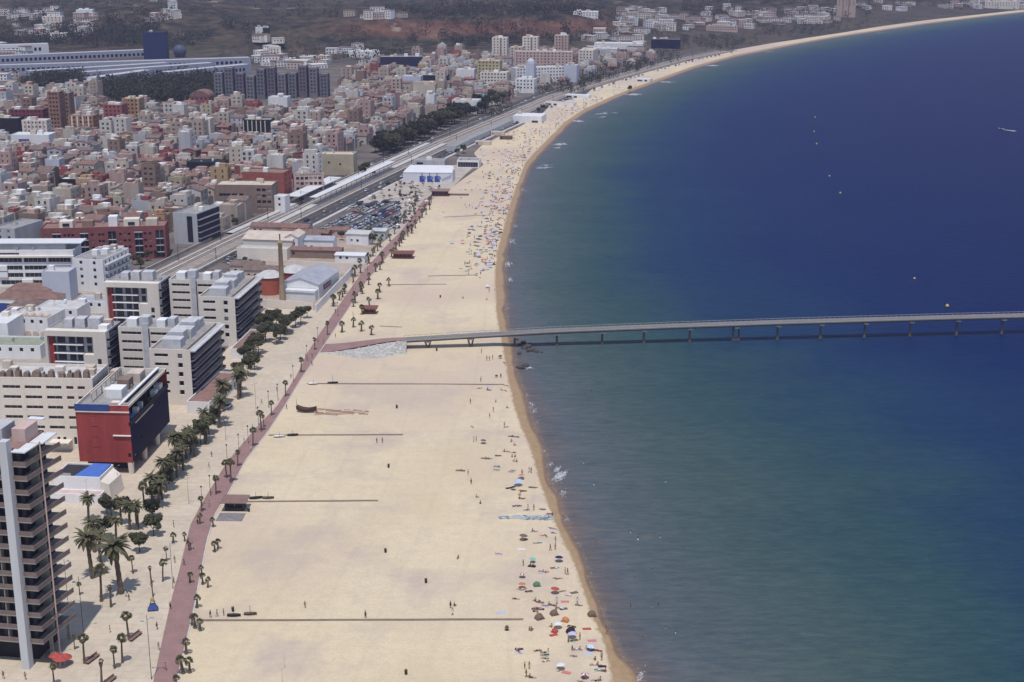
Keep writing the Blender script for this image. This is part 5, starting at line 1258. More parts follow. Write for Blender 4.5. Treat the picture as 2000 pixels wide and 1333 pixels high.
# ------------------------------------------------------------------ TREES AND PALMS
tq = random.Random(21)
def leaf_cloud(b, cx, cy, cz, rx, ry, rz, n, s, q, m=0):
    for _ in range(n):
        while True:
            p = Vector((q.uniform(-1,1), q.uniform(-1,1), q.uniform(-1,1)))
            if .25 < p.length < 1: break
        p = p.normalized()*(p.length**.45)
        c = Vector((cx+p.x*rx, cy+p.y*ry, cz+p.z*rz))
        nrm = (p + Vector((q.uniform(-.8,.8), q.uniform(-.8,.8), q.uniform(-.3,.9)))).normalized()
        u = nrm.orthogonal().normalized(); w = nrm.cross(u); k = s*q.uniform(.6,1.4)
        b.quad(c-u*k-w*k*.5, c+u*k*.2-w*k*.8, c+u*k+w*k*.4, c-u*k*.3+w*k*.8, m)
def make_tree(name, lab, cat, H, Rr, lumps, n, s, leafm, seed, trunk_h=.4):
    q = random.Random(seed)
    r = thing(name, lab, cat, (0,0,-500))
    t = MB(); th = H*trunk_h
    t.tube([(0,0,-.1),(.03*H*.3,0,th*.6),(0,.02*H,th)], [H*.028, H*.02, H*.016], 7)
    for k in range(5):
        a = k*1.26+q.uniform(0,.5); L = Rr*.7
        t.tube([(0,.02*H,th*.9),(math.cos(a)*L*.5,math.sin(a)*L*.5,th+(H-th)*.3),(math.cos(a)*L,math.sin(a)*L,th+(H-th)*.55)], [H*.012,H*.008,H*.004], 5)
    t.build('trunk', M_BARK, r)
    c = MB()
    for k in range(lumps):
        a = q.uniform(0, 6.28); rr_ = Rr*math.sqrt(q.random())*.75; z = th+(H-th)*q.uniform(.22,.85)
        sc_ = q.uniform(.3,.52)*Rr*(1-.35*(z-th)/(H-th))
        leaf_cloud(c, math.cos(a)*rr_, math.sin(a)*rr_, z, sc_, sc_, sc_*.8, n, s, q)
    c.build('crown', leafm, r)
    return r
T_ROUND = [make_tree('round_tree','','tree', 5.2, 2.1, 24, 90, .21, M_LEAF2 if k else M_LEAF, 30+k, .34) for k in range(3)]
T_STREET = [make_tree('street_tree','','tree', 7.5, 2.9, 20, 80, .28, M_LEAF, 40+k, .38) for k in range(3)]
T_BIG = [make_tree('plane_tree','','tree', 13, 5.6, 20, 46, .62, M_LEAF2 if k else M_LEAF, 50+k, .3) for k in range(3)]
for t in T_ROUND+T_STREET+T_BIG: t.rotation_euler.z = 0
def frond(b, base, az, el, L, droop, w, n=6, m=0, leaflets=True):
    """one arching palm leaf: midrib strip with leaflets hanging to both sides"""
    dx, dy = math.cos(az), math.sin(az); px, py = -dy, dx
    P = []; x = 0.; z = 0.; e = el
    for k in range(n+1):
        P.append((base[0]+dx*x, base[1]+dy*x, base[2]+z)); x += L/n*math.cos(e); z += L/n*math.sin(e); e -= droop/n
    for k in range(n):
        t0, t1 = k/n, (k+1)/n
        w0, w1 = w*math.sin(math.pi*min(1,.12+t0*.88))**.6 if t0 > 0 else w*.15, w*max(.05, math.sin(math.pi*min(1,.12+t1*.88)))**.6
        if t1 >= .999: w1 = w*.08
        a, c = P[k], P[k+1]
        for s_ in (-1, 1):
            dr = .45
            b.quad(a, c, (c[0]+px*w1*s_, c[1]+py*w1*s_, c[2]-w1*dr), (a[0]+px*w0*s_, a[1]+py*w0*s_, a[2]-w0*dr), m)
def make_date_palm(H, seed, nf=46, L=2.9):
    q = random.Random(seed); r = thing('date_palm', '', 'palm', (0,0,-500))
    t = MB(); lx, ly = q.uniform(-.25,.25), q.uniform(-.2,.2); n = 12
    t.tube([(lx*(k/n)**2, ly*(k/n)**2, H*k/n) for k in range(n+1)], [.36-.1*(k/n)+(.05 if k % 2 else 0) for k in range(n+1)], 8); t.build('trunk', M_TRUNK, r)
    c = MB(); z = H
    for k in range(nf):
        el = R(q.uniform(-20, 78)); frond(c, (lx, ly, z+.1), k*2.399+q.uniform(-.2,.2), el, L*q.uniform(.8,1.1), R(q.uniform(60,105)), .30, 7)
    c.build('crown', M_PALM, r)
    d = MB()
    for k in range(10): frond(d, (lx, ly, z-.15), k*.63+q.uniform(-.2,.2), R(-50), L*.5, R(35), .16, 3)
    d.build('dry_skirt', M_DRY, r)
    return r
def make_fan_palm(H, seed, Rr=.85, nf=30, name='fan_palm', skirt=True):
    q = random.Random(seed); r = thing(name, '', 'palm', (0,0,-500))
    t = MB(); t.tube([(0,0,-.05),(0,0,H*.15),(.05,0,H*.6),(.05,.03,H)], [.27,.2,.16,.14], 8); t.build('trunk', M_TRUNK, r)
    c = MB()
    for k in range(nf):
        az = k*2.399; el = R(q.uniform(-35,80)); L = Rr*q.uniform(.75,1.1)
        d = Vector((math.cos(az)*math.cos(el), math.sin(az)*math.cos(el), math.sin(el))); o = Vector((.05,.03,H+.1)); p = o+d*L*.45
        u = d.orthogonal().normalized(); u.rotate(Matrix.Rotation(q.uniform(0,6.28), 3, d))
        for j in range(5):
            a0 = -1.1+.44*j; a1 = a0+.38
            c.tri(p, p+(d*math.cos(a0)+u*math.sin(a0))*L*.62, p+(d*math.cos(a1)+u*math.sin(a1))*L*.62)
        c.tri(o, p, p+u*.03)
    c.build('crown', M_PALM, r)
    if skirt:
        d = MB(); d.tube([(.05,.03,H-.75),(.05,.03,H-.1)], [.2,.34], 8); d.build('dry_skirt', M_DRY, r)
    return r
P_DATE = [make_date_palm(7.4, 60+k) for k in range(3)]
P_FAN = [make_fan_palm(4.6, 70+k, .95) for k in range(3)]
P_YOUNG = [make_fan_palm(1.7, 80+k, .62, 24, 'young_palm', False) for k in range(2)]
P_TIED = make_fan_palm(3.9, 90, .45, 14, 'bound_palm')
_used = set()
def plant(protos, u, v, h, H0, desc, group=None, rz=None):
    p = protos[tq.randrange(len(protos))] if isinstance(protos, list) else protos
    x, y, z = GT(u, v); k = h/H0
    if u > 270 and v > 700 and H0 == 7.4: x += tq.uniform(-2.2,1.6); y += tq.uniform(-2,2)
    if p.name not in _used: kids_of(p)
    _used.add(p.name)
    r = dup(p, (x, y, z-.03), tq.uniform(0, 6.28) if rz is None else rz, (k*tq.uniform(.92,1.1),)*2+(k,), group=group)
    if 'palm' in desc: r.rotation_euler.x = R(tq.uniform(-4,4)); r.rotation_euler.y = R(tq.uniform(-4,4))
    THINGS.append((r, desc, x, y)); return r
GP = 'palms on the promenade'
for u, v, h in [(181,1130,8.0),(185,1079,6.0),(237,1160,9.2),(173,1018,5.0),(237,1025,5.2),(254,1035,5.2),(268,1035,5.0),(330,958,6.6),(352,912,6.4),(365,907,6.0),(408,861,5.0),(423,833,6.6),(434,802,6.8),(467,779,6.4),(449,792,5.2),(300,991,5.0),(227,1062,4.8),(196,1098,5.4),(388,880,5.2),(318,972,4.6),(345,935,5.6),(358,918,5.2),(374,899,5.8),(398,870,5.4),(416,846,5.6),(428,820,5.8),(441,800,5.4),(458,783,5.6),(476,765,5.2),(308,983,5.4)]:
    plant(P_DATE, u, v, h*1.3, 7.4, 'tall feathery date palm' if h > 6.2 else 'feathery date palm', GP)
for u, v, h in [(198,1175,6.6),(156,1163,2.4),(318,1136,4.2),(326,1097,2.8),(252,1250,4.8),(165,1296,5.0),(146,1269,2.6),(239,1295,4.9),(224,1306,3.8),(260,1121,3.4),(310,975,4.8),(282,993,5.4),(381,893,5.4),(106,1338,3.6),(464,911,3.6),(451,943,5.0),(422,966,4.0),(494,872,4.4),(511,843,5.),(530,812,3.6),(558,775,4.),(588,728,4.),(615,684,3.4),(640,655,4.),(516,835,3.),(394,1000,3.2),(443,934,4.)]:
    plant(P_FAN, u, v, h*1.15, 4.6, ('tall slim' if h > 5.1 else 'short' if h < 3 else 'slim') + ' round-headed fan palm', GP)
for u, v, h in [(217,1186,4.4),(296,1140,3.6),(199,1340,4.6),(299,1165,2.6),(270,1030,4.2)]: plant(P_TIED, u, v, h*1.15, 3.9, 'narrow tied-up palm', GP)
for u, v, h in [(390,1024,2.2),(370,1076,1.9),(371,1139,2.0),(417,1030,2.),(420,1079,2.1),(426,1073,2.),(395,1125,2.),(397,1142,2.2),(406,1148,2.),(385,1188,2.4),(382,1228,2.6),(391,1233,2.1),(364,1278,2.8),(358,1316,3.0),(371,1315,2.6),(375,1222,2.),(345,1345,2.2),(361,1058,1.8),(338,1062,2.1),(708,615,3.),(722,600,3.),(738,585,3.2),(742,572,3.),(760,560,2.8),(706,648,3.),(725,655,2.8),(690,640,3.),(668,650,3.2)]:
    plant(P_YOUNG, u, v, h, 1.7, 'young ball-headed fan palm', 'young palms by the brick path')
for u, v, h in [(273,1079,4.4),(300,1047,4.6),(205,1052,4.9),(209,1003,4.2),(298,1012,4.4),(245,1000,3.6),(218,1008,4.)]:
    plant(T_ROUND, u, v, h*1.25, 5.2, 'round dark leafy tree', 'round trees on the plaza')
for u, v, h in [(525,648,6.6),(531,640,6.4),(556,654,6.8),(561,648,6.2),(588,634,6.),(577,640,5.6),(519,668,7.),(495,700,7.),(505,690,6.4),(480,712,6.4),(540,672,6.),(548,664,5.4),(485,735,6.),(466,745,5.6),(497,722,5.4),(408,848,5.6),(392,868,6.4),(372,888,5.4),(338,936,6.),(345,926,5.6),(302,985,4.6),(420,830,5.),(440,785,5.4),(330,946,5.),(512,650,6.4),(540,640,6.),(600,622,4.6),(362,893,5.4),(326,958,5.),(384,872,5.6)]:
    plant(T_STREET, u, v, h*1.2, 7.5, 'leafy green street tree', 'trees along the cream complexes')
for u, v, h in [(250,515,5.5),(268,518,5),(288,510,5),(305,505,4.6),(238,522,4.6),(276,525,4.4),(668,470,5.),(722,470,6.5),(728,478,5.5),(478,516,3.6),(490,520,3.2),(318,498,4.),(715,340,8),(708,344,6.5),(728,346,5),(905,300,6),(893,305,5),(460,440,4),(590,398,4),(1060,218,6),(1052,222,5),(1230,180,6)]:
    plant(T_STREET, u, v, h, 7.5, 'small bushy tree', 'garden trees among the buildings')
for k in range(34):
    v = 396 + k*6.2; y = G(0, v)[1]
    for f, off in ((XWL, -1.6), (XWR, 1.2)):
        if tq.random() < .72: plant(P_YOUNG, PROJ(f(y)+off+tq.uniform(-1,1), y)[0], v+tq.uniform(-2,2), tq.uniform(2.2,3.8), 1.7, 'young ball-headed fan palm', 'young palms by the brick path')
# belt of plane trees along the railway
belt = [(752+ (i*5.4), 303-i*2.45) for i in range(46)]
for i, (u, v) in enumerate(belt):
    for row_ in range(2):
        uu, vv = u - row_*15 + tq.uniform(-5,5), v - row_*3.5 + tq.uniform(-2.5,2.5)
        plant(T_BIG, uu, vv, tq.uniform(9.5,13.5)*(1 if i < 30 else .85), 13, tq.choice(['tall dark plane tree of the railway belt','broad dark plane tree of the railway belt','leaning dark plane tree of the railway belt']), 'plane trees along the railway')
for t in T_ROUND+T_STREET+T_BIG+P_DATE+P_FAN+P_YOUNG+[P_TIED]:
    for c, gs in kids_of(t):
        bpy.data.objects.remove(c)
    bpy.data.objects.remove(t)
# far woods and scrub: too many to count, one mass each
def wood(name, lab, spots, dens, h0, h1, leafm, seed):
    q = random.Random(seed); b = MB()
    for (ua, ub, va, vb_, n) in spots:
        for _ in range(n):
            u, v = q.uniform(ua, ub), q.uniform(va, vb_); x, y, z = GT(u, v)
            if x > XI(y)-6 or built(x, y, -1): continue
            if name == 'hill_woods' and nz(x, y, 150, 1) + .6*nz(x, y, 45, 2) < .02: continue
            h = q.uniform(h0, h1); k = h/8
            leaf_cloud(b, x, y, z+h*.5, h*.42, h*.42, h*.46, dens, .62*k, q)
    o = b.build(name, leafm); struct(o, 'stuff'); tag(o, lab, 'wood')
wood('works_wood', 'dark dense wood in front of the white works', [(195,420,160,203,430),(60,165,152,182,210),(165,200,165,190,40),(330,420,150,175,90),(40,75,170,182,16)], 34, 9, 14, M_LEAF2, 1)
wood('hill_woods', 'dark woods and scrub over the far hills', [(0,330,0,95,1000),(90,420,45,92,500),(330,480,20,60,300),(480,700,0,130,420),(690,790,88,118,160),(690,1150,0,70,1000),(790,1000,60,96,160),(1000,1340,20,74,460),(1330,1760,0,36,480),(1690,2000,0,24,240),(0,80,84,98,60)], 15, 8, 15, M_LEAF2, 2)
wood('shore_woods', 'low dark woods along the far shore', [(1045,1150,118,138,120),(1150,1200,112,132,70),(1200,1330,104,128,130),(1215,1290,128,150,60),(1330,1480,74,98,120),(1480,1640,50,72,110),(1010,1190,152,184,190),(1120,1260,132,164,150),(860,1000,205,230,60),(1550,1720,44,60,60)], 22, 5, 9, M_LEAF2, 3)
# ------------------------------------------------------------------ STREET FURNITURE, CARS, BOATS
def lamp_proto(h, ball=True):
    r = thing('lamp_post', '', 'lamp post', (0,0,-500)); b = MB(); b.tube([(0,0,0),(0,0,.8),(0,0,h)], [.11,.07,.05], 6); b.build('post', M_DARK, r)
    if ball:
        b = MB(); b.lathe([(.02,h-.1),(.2,h),(.26,h+.22),(.16,h+.42),(.02,h+.48)], 8); b.build('lantern', M_DARK, r)
    else:
        b = MB(); b.tube([(0,0,h*.93),(.8,0,h*.97)], .04, 4); b.tube([(0,0,h*.86),(-.8,0,h*.9)], .04, 4); b.build('arm', M_STEEL, r)
        b = MB(); b.box(.7,1.3,-.12,.12,h*.965,h*.98); b.build('lantern', M_STEEL, r)
        b = MB(); b.box(-1.3,-.7,-.12,.12,h*.895,h*.91); b.build('lantern', M_STEEL, r)
    return r
LP1 = lamp_proto(5.4); LP2 = lamp_proto(13, False)
fr_ = random.Random(3)
for u, v in [(485,867),(467,884),(395,989),(573,746),(543,783),(525,797),(505,830),(621,669),(411,967),(444,905),(600,705),(660,618),(690,578),(718,540),(745,505)]:
    x, y = G(u, v); r = dup(LP1, (x, y, .01), 0, group='dark lamp posts along the brick path'); THINGS.append((r, 'short dark lamp post with a ball head', x, y))
for u, v, k in [(296,1327,1.12),(163,1237,1.05),(134,1190,.95),(338,1150,.9),(118,1285,.8),(369,985,.6),(441,860,.75),(232,960,.6),(171,980,.5),(500,800,.7),(556,1306,.27),(552,1340,.3)]:
    x, y = G(u, v); r = dup(LP2, (x, y, .01), fr_.uniform(-.4,.4), k, group='thin pale light masts'); THINGS.append((r, 'tall thin pale light mast' if k > .5 else 'thin short post on the sand', x, y))
# railway masts
MP = thing('railway_mast', '', 'mast', (0,0,-500)); b = MB(); b.tube([(0,0,0),(0,0,7.2)], [.17,.12], 6); b.build('post', M_DARK, MP); b = MB(); b.tube([(0,0,6.2),(4.6,0,6.6)], .06, 4); b.tube([(0,0,7.0),(3,0,6.5)], .035, 4); b.build('arm', M_DARK, MP)
rp_ = [p for p in resample(RAILP, 38) if p[1] > 600]
for i, p in enumerate(poly_offset(rp_, -10.7)):
    r = dup(MP, (p[0], p[1], .01), R(-15), group='railway masts'); THINGS.append((r, 'dark railway mast beside the tracks', p[0], p[1]))
for i, p in enumerate(poly_offset(rp_, 8.3)):
    if i % 2: r = dup(MP, (p[0], p[1], .01), R(165), group='railway masts'); THINGS.append((r, 'dark railway mast beside the coast road', p[0], p[1]))
# cars
CARC = [('white',(.62,.62,.62)),('silver',(.36,.37,.39)),('black',(.015,.015,.018)),('dark blue',(.02,.035,.11)),('red',(.30,.03,.03)),('grey',(.15,.15,.16)),('pale blue',(.30,.38,.48)),('beige',(.40,.35,.27))]
def car_mesh(col, nm):
    b = MB()
    sec = [(-2.1,.72,.35,.62),(-1.95,.8,.3,.86),(-1.0,.86,.3,.92),(1.0,.86,.3,.95),(1.85,.82,.3,.84),(2.1,.7,.36,.66)]
    for (x0,w0,a0,c0),(x1,w1,a1,c1) in zip(sec, sec[1:]):
        b.quad((x0,-w0,a0),(x1,-w1,a1),(x1,-w1,c1),(x0,-w0,c0)); b.quad((x1,w1,a1),(x0,w0,a0),(x0,w0,c0),(x1,w1,c1)); b.quad((x0,-w0,c0),(x1,-w1,c1),(x1,w1,c1),(x0,w0,c0))
    for s, k in ((0,1),(5,-1)):
        x,w,a,c = sec[s]; b.quad((x,w*k,a),(x,-w*k,a),(x,-w*k,c),(x,w*k,c))
    lo = [(-.95,.84,.9),(1.55,.8,.9)]; up = [(-.25,.66,1.42),(1.05,.66,1.40)]
    b.quad((lo[0][0],-.84,.9),(lo[1][0],-.8,.93),(up[1][0],-.66,1.4),(up[0][0],-.66,1.42),1); b.quad((lo[1][0],.8,.93),(lo[0][0],.84,.9),(up[0][0],.66,1.42),(up[1][0],.66,1.4),1)
    b.quad((lo[0][0],.84,.9),(lo[0][0],-.84,.9),(up[0][0],-.66,1.42),(up[0][0],.66,1.42),1); b.quad((lo[1][0],-.8,.93),(lo[1][0],.8,.93),(up[1][0],.66,1.4),(up[1][0],-.66,1.4),1)
    b.quad((up[0][0],-.66,1.425),(up[1][0],-.66,1.405),(up[1][0],.66,1.405),(up[0][0],.66,1.425),0)
    for x in (-1.3,1.3):
        for y in (-.8,.8): b.tube([(x,y-.1,.31),(x,y+.1,.31)], .31, 8, 2)
    return b.mesh('car_body', [mat('car_paint_'+nm.replace(' ','_'), col, .35, .05, .5, spec=.5), M_GLASS, M_DARK])
CARM = [(n, car_mesh(c, n)) for n, c in CARC]
cq = random.Random(17)
def car(x, y, a, desc, group, z=.03):
    n, me = cq.choices(CARM, [30,18,14,9,7,12,5,5])[0]
    o = bpy.data.objects.new('parked_car', me); COL.objects.link(o); o.location = (x, y, z); o.rotation_euler = (0,0,a)
    tag(o, '', 'car', group); THINGS.append((o, n+' car '+desc, x, y))
ang = R(90-15)
Pc = [G(u, v) for u, v in CPK]
def inside(x, y, P):
    s = False
    for (xa, ya), (xb, yb) in zip(P, P[1:]+P[:1]):
        if (ya > y) != (yb > y) and x < (xb-xa)*(y-ya)/(yb-ya)+xa: s = not s
    return s
cx0 = sum(p[0] for p in Pc)/6; cy0 = sum(p[1] for p in Pc)/6
ux, uy = math.cos(ang), math.sin(ang); vx, vy = uy, -ux
for i in range(-14, 15):
    off = i*5.1 + (i//2)*2.6
    for j in range(-30, 30):
        x = cx0+ux*j*2.6+vx*off; y = cy0+uy*j*2.6+vy*off
        if inside(x, y, Pc) and cq.random() < .86: car(x, y, ang+R(90)+cq.choice([0,math.pi])+cq.uniform(-.04,.04), 'in the car park', 'cars in the car park')
for i, p in enumerate(poly_offset(resample(R2, 7.2), 11.4)):
    if cq.random() < .42: car(p[0], p[1], R(75)+cq.choice([0,math.pi]), 'parked along the coast road', 'cars along the coast road')
for p in poly_offset(resample(R3, 8.6), -18.6):
    if cq.random() < .45 and p[1] < 1350: car(p[0], p[1], R(75), 'beside the plane trees', 'cars on the seafront street')
for p in poly_offset(resample(R2, 31), 15.4): 
    if cq.random() < .5: car(p[0], p[1], R(75), 'driving on the coast road', 'cars along the coast road')
car_spots = [(444,797),(432,803)]
for u, v in car_spots:
    x, y = G(u, v); car(x, y, R(70), 'parked under the palms by the annex', 'cars by the annex')
# red cafe parasols, benches, play frame
UMB = {}
def umb_proto(nm, m, m2=None, R_=1.15, h=1.8, tilt=.12):
    r = thing('beach_parasol', '', 'parasol', (0,0,-500)); b = MB(); b.tube([(0,0,-.1),(tilt*h,0,h+.12)], .035, 5); b.build('pole', M_METAL, r)
    b = MB(); n = 10
    for k in range(n):
        a0, a1 = 2*math.pi*k/n, 2*math.pi*(k+1)/n; ap = (tilt*h,0,h)
        P = lambda a, q, z: (tilt*h+R_*q*math.cos(a), R_*q*math.sin(a), z-tilt*q*math.cos(a)*R_)
        b.tri(ap, P(a0,.55,h-.16), P(a1,.55,h-.16), k % 2 if m2 else 0); b.quad(P(a0,.55,h-.16), P(a0,1,h-.46), P(a1,1,h-.46), P(a1,.55,h-.16), k % 2 if m2 else 0)
    b.build('canopy', [m, m2 or m], r); UMB[nm] = r; return r
FAB = {n: mat('cloth_'+n, c, .8, .1, 2.) for n, c in dict(red=(.42,.075,.065),orange=(.52,.20,.08),navy=(.02,.025,.10),white=(.68,.68,.70),lilac=(.48,.48,.66),teal=(.20,.45,.42),brown=(.16,.115,.085),pink=(.55,.20,.20),paleblue=(.42,.52,.70),black=(.02,.02,.025),green=(.10,.20,.11),yellow=(.6,.45,.1)).items()}
for n in FAB: umb_proto(n, FAB[n])
umb_proto('striped red', FAB['red'], FAB['white']); umb_proto('striped blue', FAB['paleblue'], FAB['white'])
uq = random.Random(8)
def parasol(col, u, v, s=1.0, desc=None, group='parasols on the beach', z=.05):
    x, y = G(u, v); r = dup(UMB[col], (x, y, z), uq.uniform(0, 6.28), s*(.72 if 'cafe' not in (desc or '') else 1), group=group); THINGS.append((r, desc or col.replace('paleblue','pale blue')+' beach parasol', x, y)); return r
for col, u, v, s in [('red',110,1298,1.35),('red',126,1298,1.3),('red',117,1304,1.35),('brown',102,1290,1.1)]: parasol(col, u, v, s, col+' cafe parasol at the tower foot', 'cafe parasols by the tower')
for i, (u, v) in enumerate([(265,1246),(181,1290),(214,1334)]):
    x, y = G(u, v); r = thing('bench', ['long rusty bench beside the fan palm near the path','long rusty bench beside the palm below the tower','long rusty bench at the lower picture edge'][i], 'bench', (x, y, .012), R(70), 'rusty benches on the promenade')
    b = MB(); b.box(-2.1,2.1,-.42,.42,.42,.52); b.build('seat', mat('bench_wood', (.24,.145,.12), .9, .2, 1.5, .15), r)
    for q in (-1.6,0,1.6): b = MB(); b.box(q-.1,q+.1,-.35,.35,0,.42); b.build('leg', M_DARK, r)
    b = MB(); b.box(-2.1,2.1,.36,.42,.52,1.0); b.build('backrest', MATS['bench_wood'], r)
x, y = G(299, 1192); r = thing('play_frame', 'small blue play frame with a yellow top on the promenade', 'play frame', (x, y, .012), R(10))
b = MB()
for q in (-1.1,1.1):
    b.tube([(q,-.8,0),(q*.25,0,2.3)], .09, 5); b.tube([(q,.8,0),(q*.25,0,2.3)], .09, 5)
b.hexa([(-1.2,-.8,.3),(1.2,-.8,.3),(1.2,.8,.3),(-1.2,.8,.3),(-.5,-.3,1.6),(.5,-.3,1.6),(.5,.3,1.6),(-.5,.3,1.6)]); b.build('frame', mat('play_blue', (.05,.09,.27), .6, .12, 1.), r)
b = MB(); b.lathe([(.02,2.2),(.5,2.3),(.4,2.9),(.02,3.3)], 8); b.build('cap', mat('play_yellow', (.42,.32,.10), .7, .12, 1.), r)
# wooden boat wreck and the raked red sand beside it
x, y = G(598, 806); r = thing('wooden_boat', 'dark wooden boat hull leaning on the sand beside raked red sand', 'boat', (x, y, .05), R(-8)); r.scale = (.8,.8,.9)
b = MB(); n = 10
for k in range(n):
    t0, t1 = k/n, (k+1)/n
    S = lambda t: (-4+8.4*t, 1.45*math.sin(math.pi*min(1,.15+.85*t))**.7, .25+.5*(2*t-1)**2, 1.5+1.1*(2*t-1)**2)
    (x0,w0,k0,h0),(x1,w1,k1,h1) = S(t0), S(t1)
    for s_ in (-1,1): b.quad((x0,0,k0),(x1,0,k1),(x1,s_*w1,h1),(x0,s_*w0,h0)); b.quad((x0,s_*w0,h0),(x1,s_*w1,h1),(x1,s_*(w1-.15),h1-.02),(x0,s_*(w0-.15),h0-.02))
b.build('hull', mat('wreck_wood', (.125,.075,.058), .9, .3, 2., .2), r)
b = MB(); b.tube([(-3.6,0,.6),(-3.9,0,5.)], [.1,.06], 5); b.build('mast', M_WOOD, r)
b = MB()
for q in range(9): b.tube([(-3.4+.8*q,-.9,1.2+.1*q%.3),(-2.7+.8*q,.9,1.6)], .09, 4)
b.build('timber', M_WOOD, r)
b = MB(); nn = 46
for ln in range(7):
    for k in range(nn):
        t0, t1 = k/nn, (k+1)/nn
        def Q(t): 
            xx = x+3+17*t; return xx, y-2.6+ln*.95*(1-.35*t)+.55*math.sin(t*9+ln*1.3)+.4*nz(xx, ln*7, 3, 1)
        (xa,ya),(xb,yb) = Q(t0), Q(t1)
        if nz(xa, ya, 2.2, 7) < -.25: continue
        b.hexa([(xa,ya-.16,.02),(xb,yb-.16,.02),(xb,yb+.16,.02),(xa,ya+.16,.02),(xa,ya-.06,.24),(xb,yb-.06,.24),(xb,yb+.06,.24),(xa,ya+.06,.24)])
struct(b.build('raked_sand_ridges', mat('red_sand', (.36,.235,.175), .95, .2, .6, .2)))
# small sailing dinghies, boards and shower posts at the head of the plank paths
def dinghy(label, u, v, L, hm, m, mh):
    x, y = G(u, v); r = thing('dinghy', label, 'dinghy', (x, y, .06), R(uq.uniform(-6,6)), 'dinghies at the head of the plank paths'); b = MB(); n = 8
    for k in range(n):
        S = lambda t: (-L/2+L*t, L*.17*math.sin(math.pi*min(1,.2+.8*t))**.7, .05+.15*t*t, .5+.25*t*t)
        (x0,w0,k0,h0),(x1,w1,k1,h1) = S(k/n), S((k+1)/n)
        for s_ in (-1,1): b.quad((x0,0,k0),(x1,0,k1),(x1,s_*w1,h1),(x0,s_*w0,h0))
        b.quad((x0,-w0*.9,h0-.12),(x1,-w1*.9,h1-.12),(x1,w1*.9,h1-.12),(x0,w0*.9,h0-.12))
    b.build('hull', m, r); b = MB(); b.tube([(0,0,.3),(0,0,mh)], .05, 5); b.build('mast', M_DARK, r)
dinghy('dark dinghy with a mast beside the nearest plank path', 457, 1205, 3.2, 0, M_DARK, 2.4)
dinghy('brown dinghy with a mast beside the nearest plank path', 489, 1202, 3.0, 0, M_WOOD, 2.4)
dinghy('dark dinghy by the second plank path near the slab kiosk', 500, 975, 3.6, 0, M_DARK, 2.)
dinghy('brown dinghy by the second plank path near the slab kiosk', 524, 975, 3.2, 0, M_WOOD, 2.)
dinghy('white dinghy by the third plank path', 546, 855, 3.6, 0, M_METAL, 1.6)
dinghy('dark dinghy by the third plank path', 572, 852, 3.4, 0, M_DARK, 1.8)
dinghy('white dinghy by the plank path below the pier', 612, 752, 3.4, 0, M_METAL, 1.6)
dinghy('dark dinghy by the plank path below the pier', 650, 750, 3.6, 0, M_DARK, 3.)
# litter bins on the open sand
BIN = thing('litter_bin', '', 'bin', (0,0,-500)); b = MB(); b.lathe([(.28,0),(.34,.95),(.36,1.0)], 10); b.build('drum', M_DARK, BIN); b = MB(); b.lathe([(.34,1.0),(.30,1.12),(.02,1.16)], 10); b.build('lid', M_WOOD, BIN)
for u, v in [(753,1080),(793,1318),(775,798),(759,914),(832,1139),(853,686),(860,582),(990,1232),(486,1000),(455,1195)]:
    x, y = G(u, v); r = dup(BIN, (x, y, .06), 0, group='litter bins on the sand'); THINGS.append((r, 'dark litter bin standing on the open sand', x, y))
# towels, low tents and mats
def towel(col, u, v, w=1.0, l=1.9, lab=None):
    x, y = G(u, v); b = MB(); n = 5
    for k in range(n):
        z0, z1 = .11+.02*math.sin(k*2.1), .11+.02*math.sin((k+1)*2.1); b.hexa([(-l/2+l*k/n,-w/2,.05),(-l/2+l*(k+1)/n,-w/2,.05),(-l/2+l*(k+1)/n,w/2,.05),(-l/2+l*k/n,w/2,.05),(-l/2+l*k/n,-w/2,z0),(-l/2+l*(k+1)/n,-w/2,z1),(-l/2+l*(k+1)/n,w/2,z1),(-l/2+l*k/n,w/2,z0)])
    o = b.build('beach_towel', FAB[col]); o.location = (x, y, .02); o.rotation_euler = (0,0,uq.uniform(-.5,.5)); tag(o, '', 'towel', 'towels on the sand'); THINGS.append((o, lab or col.replace('paleblue','pale blue')+' towel on the sand', x, y))
def tent(col, u, v, s=1.0):
    x, y = G(u, v); r = thing('beach_tent', '', 'tent', (x, y, .05), math.pi+uq.uniform(-.6,.6), 'small tents on the sand'); b = MB(); n = 7
    for k in range(n):
        a0, a1 = math.pi*k/n, math.pi*(k+1)/n
        P = lambda a, yy, q: (-1.15*s*math.cos(a)*q, yy, 1.15*s*math.sin(a)*q)
        b.quad(P(a0,-.5*s,1), P(a1,-.5*s,1), P(a1,.9*s,.7), P(a0,.9*s,.7)); b.tri(P(a0,.9*s,.7), P(a1,.9*s,.7), (0,.95*s,0))
    b.build('canopy', FAB[col], r); b = MB(); b.box(-1.1*s,1.1*s,-.5*s,.9*s,.0,.03); b.build('groundsheet', FAB['brown'], r)
    THINGS.append((r, 'small domed '+col.replace('paleblue','pale blue')+' tent on the sand', x, y))
Z4 = lambda a, b_: (850+a/4, 1000+b_/4); Z3 = lambda a, b_: (850+a/3.92, 680+b_/3.92); Z7 = lambda a, b_: (450+a/3.333, 300+b_/3.333)
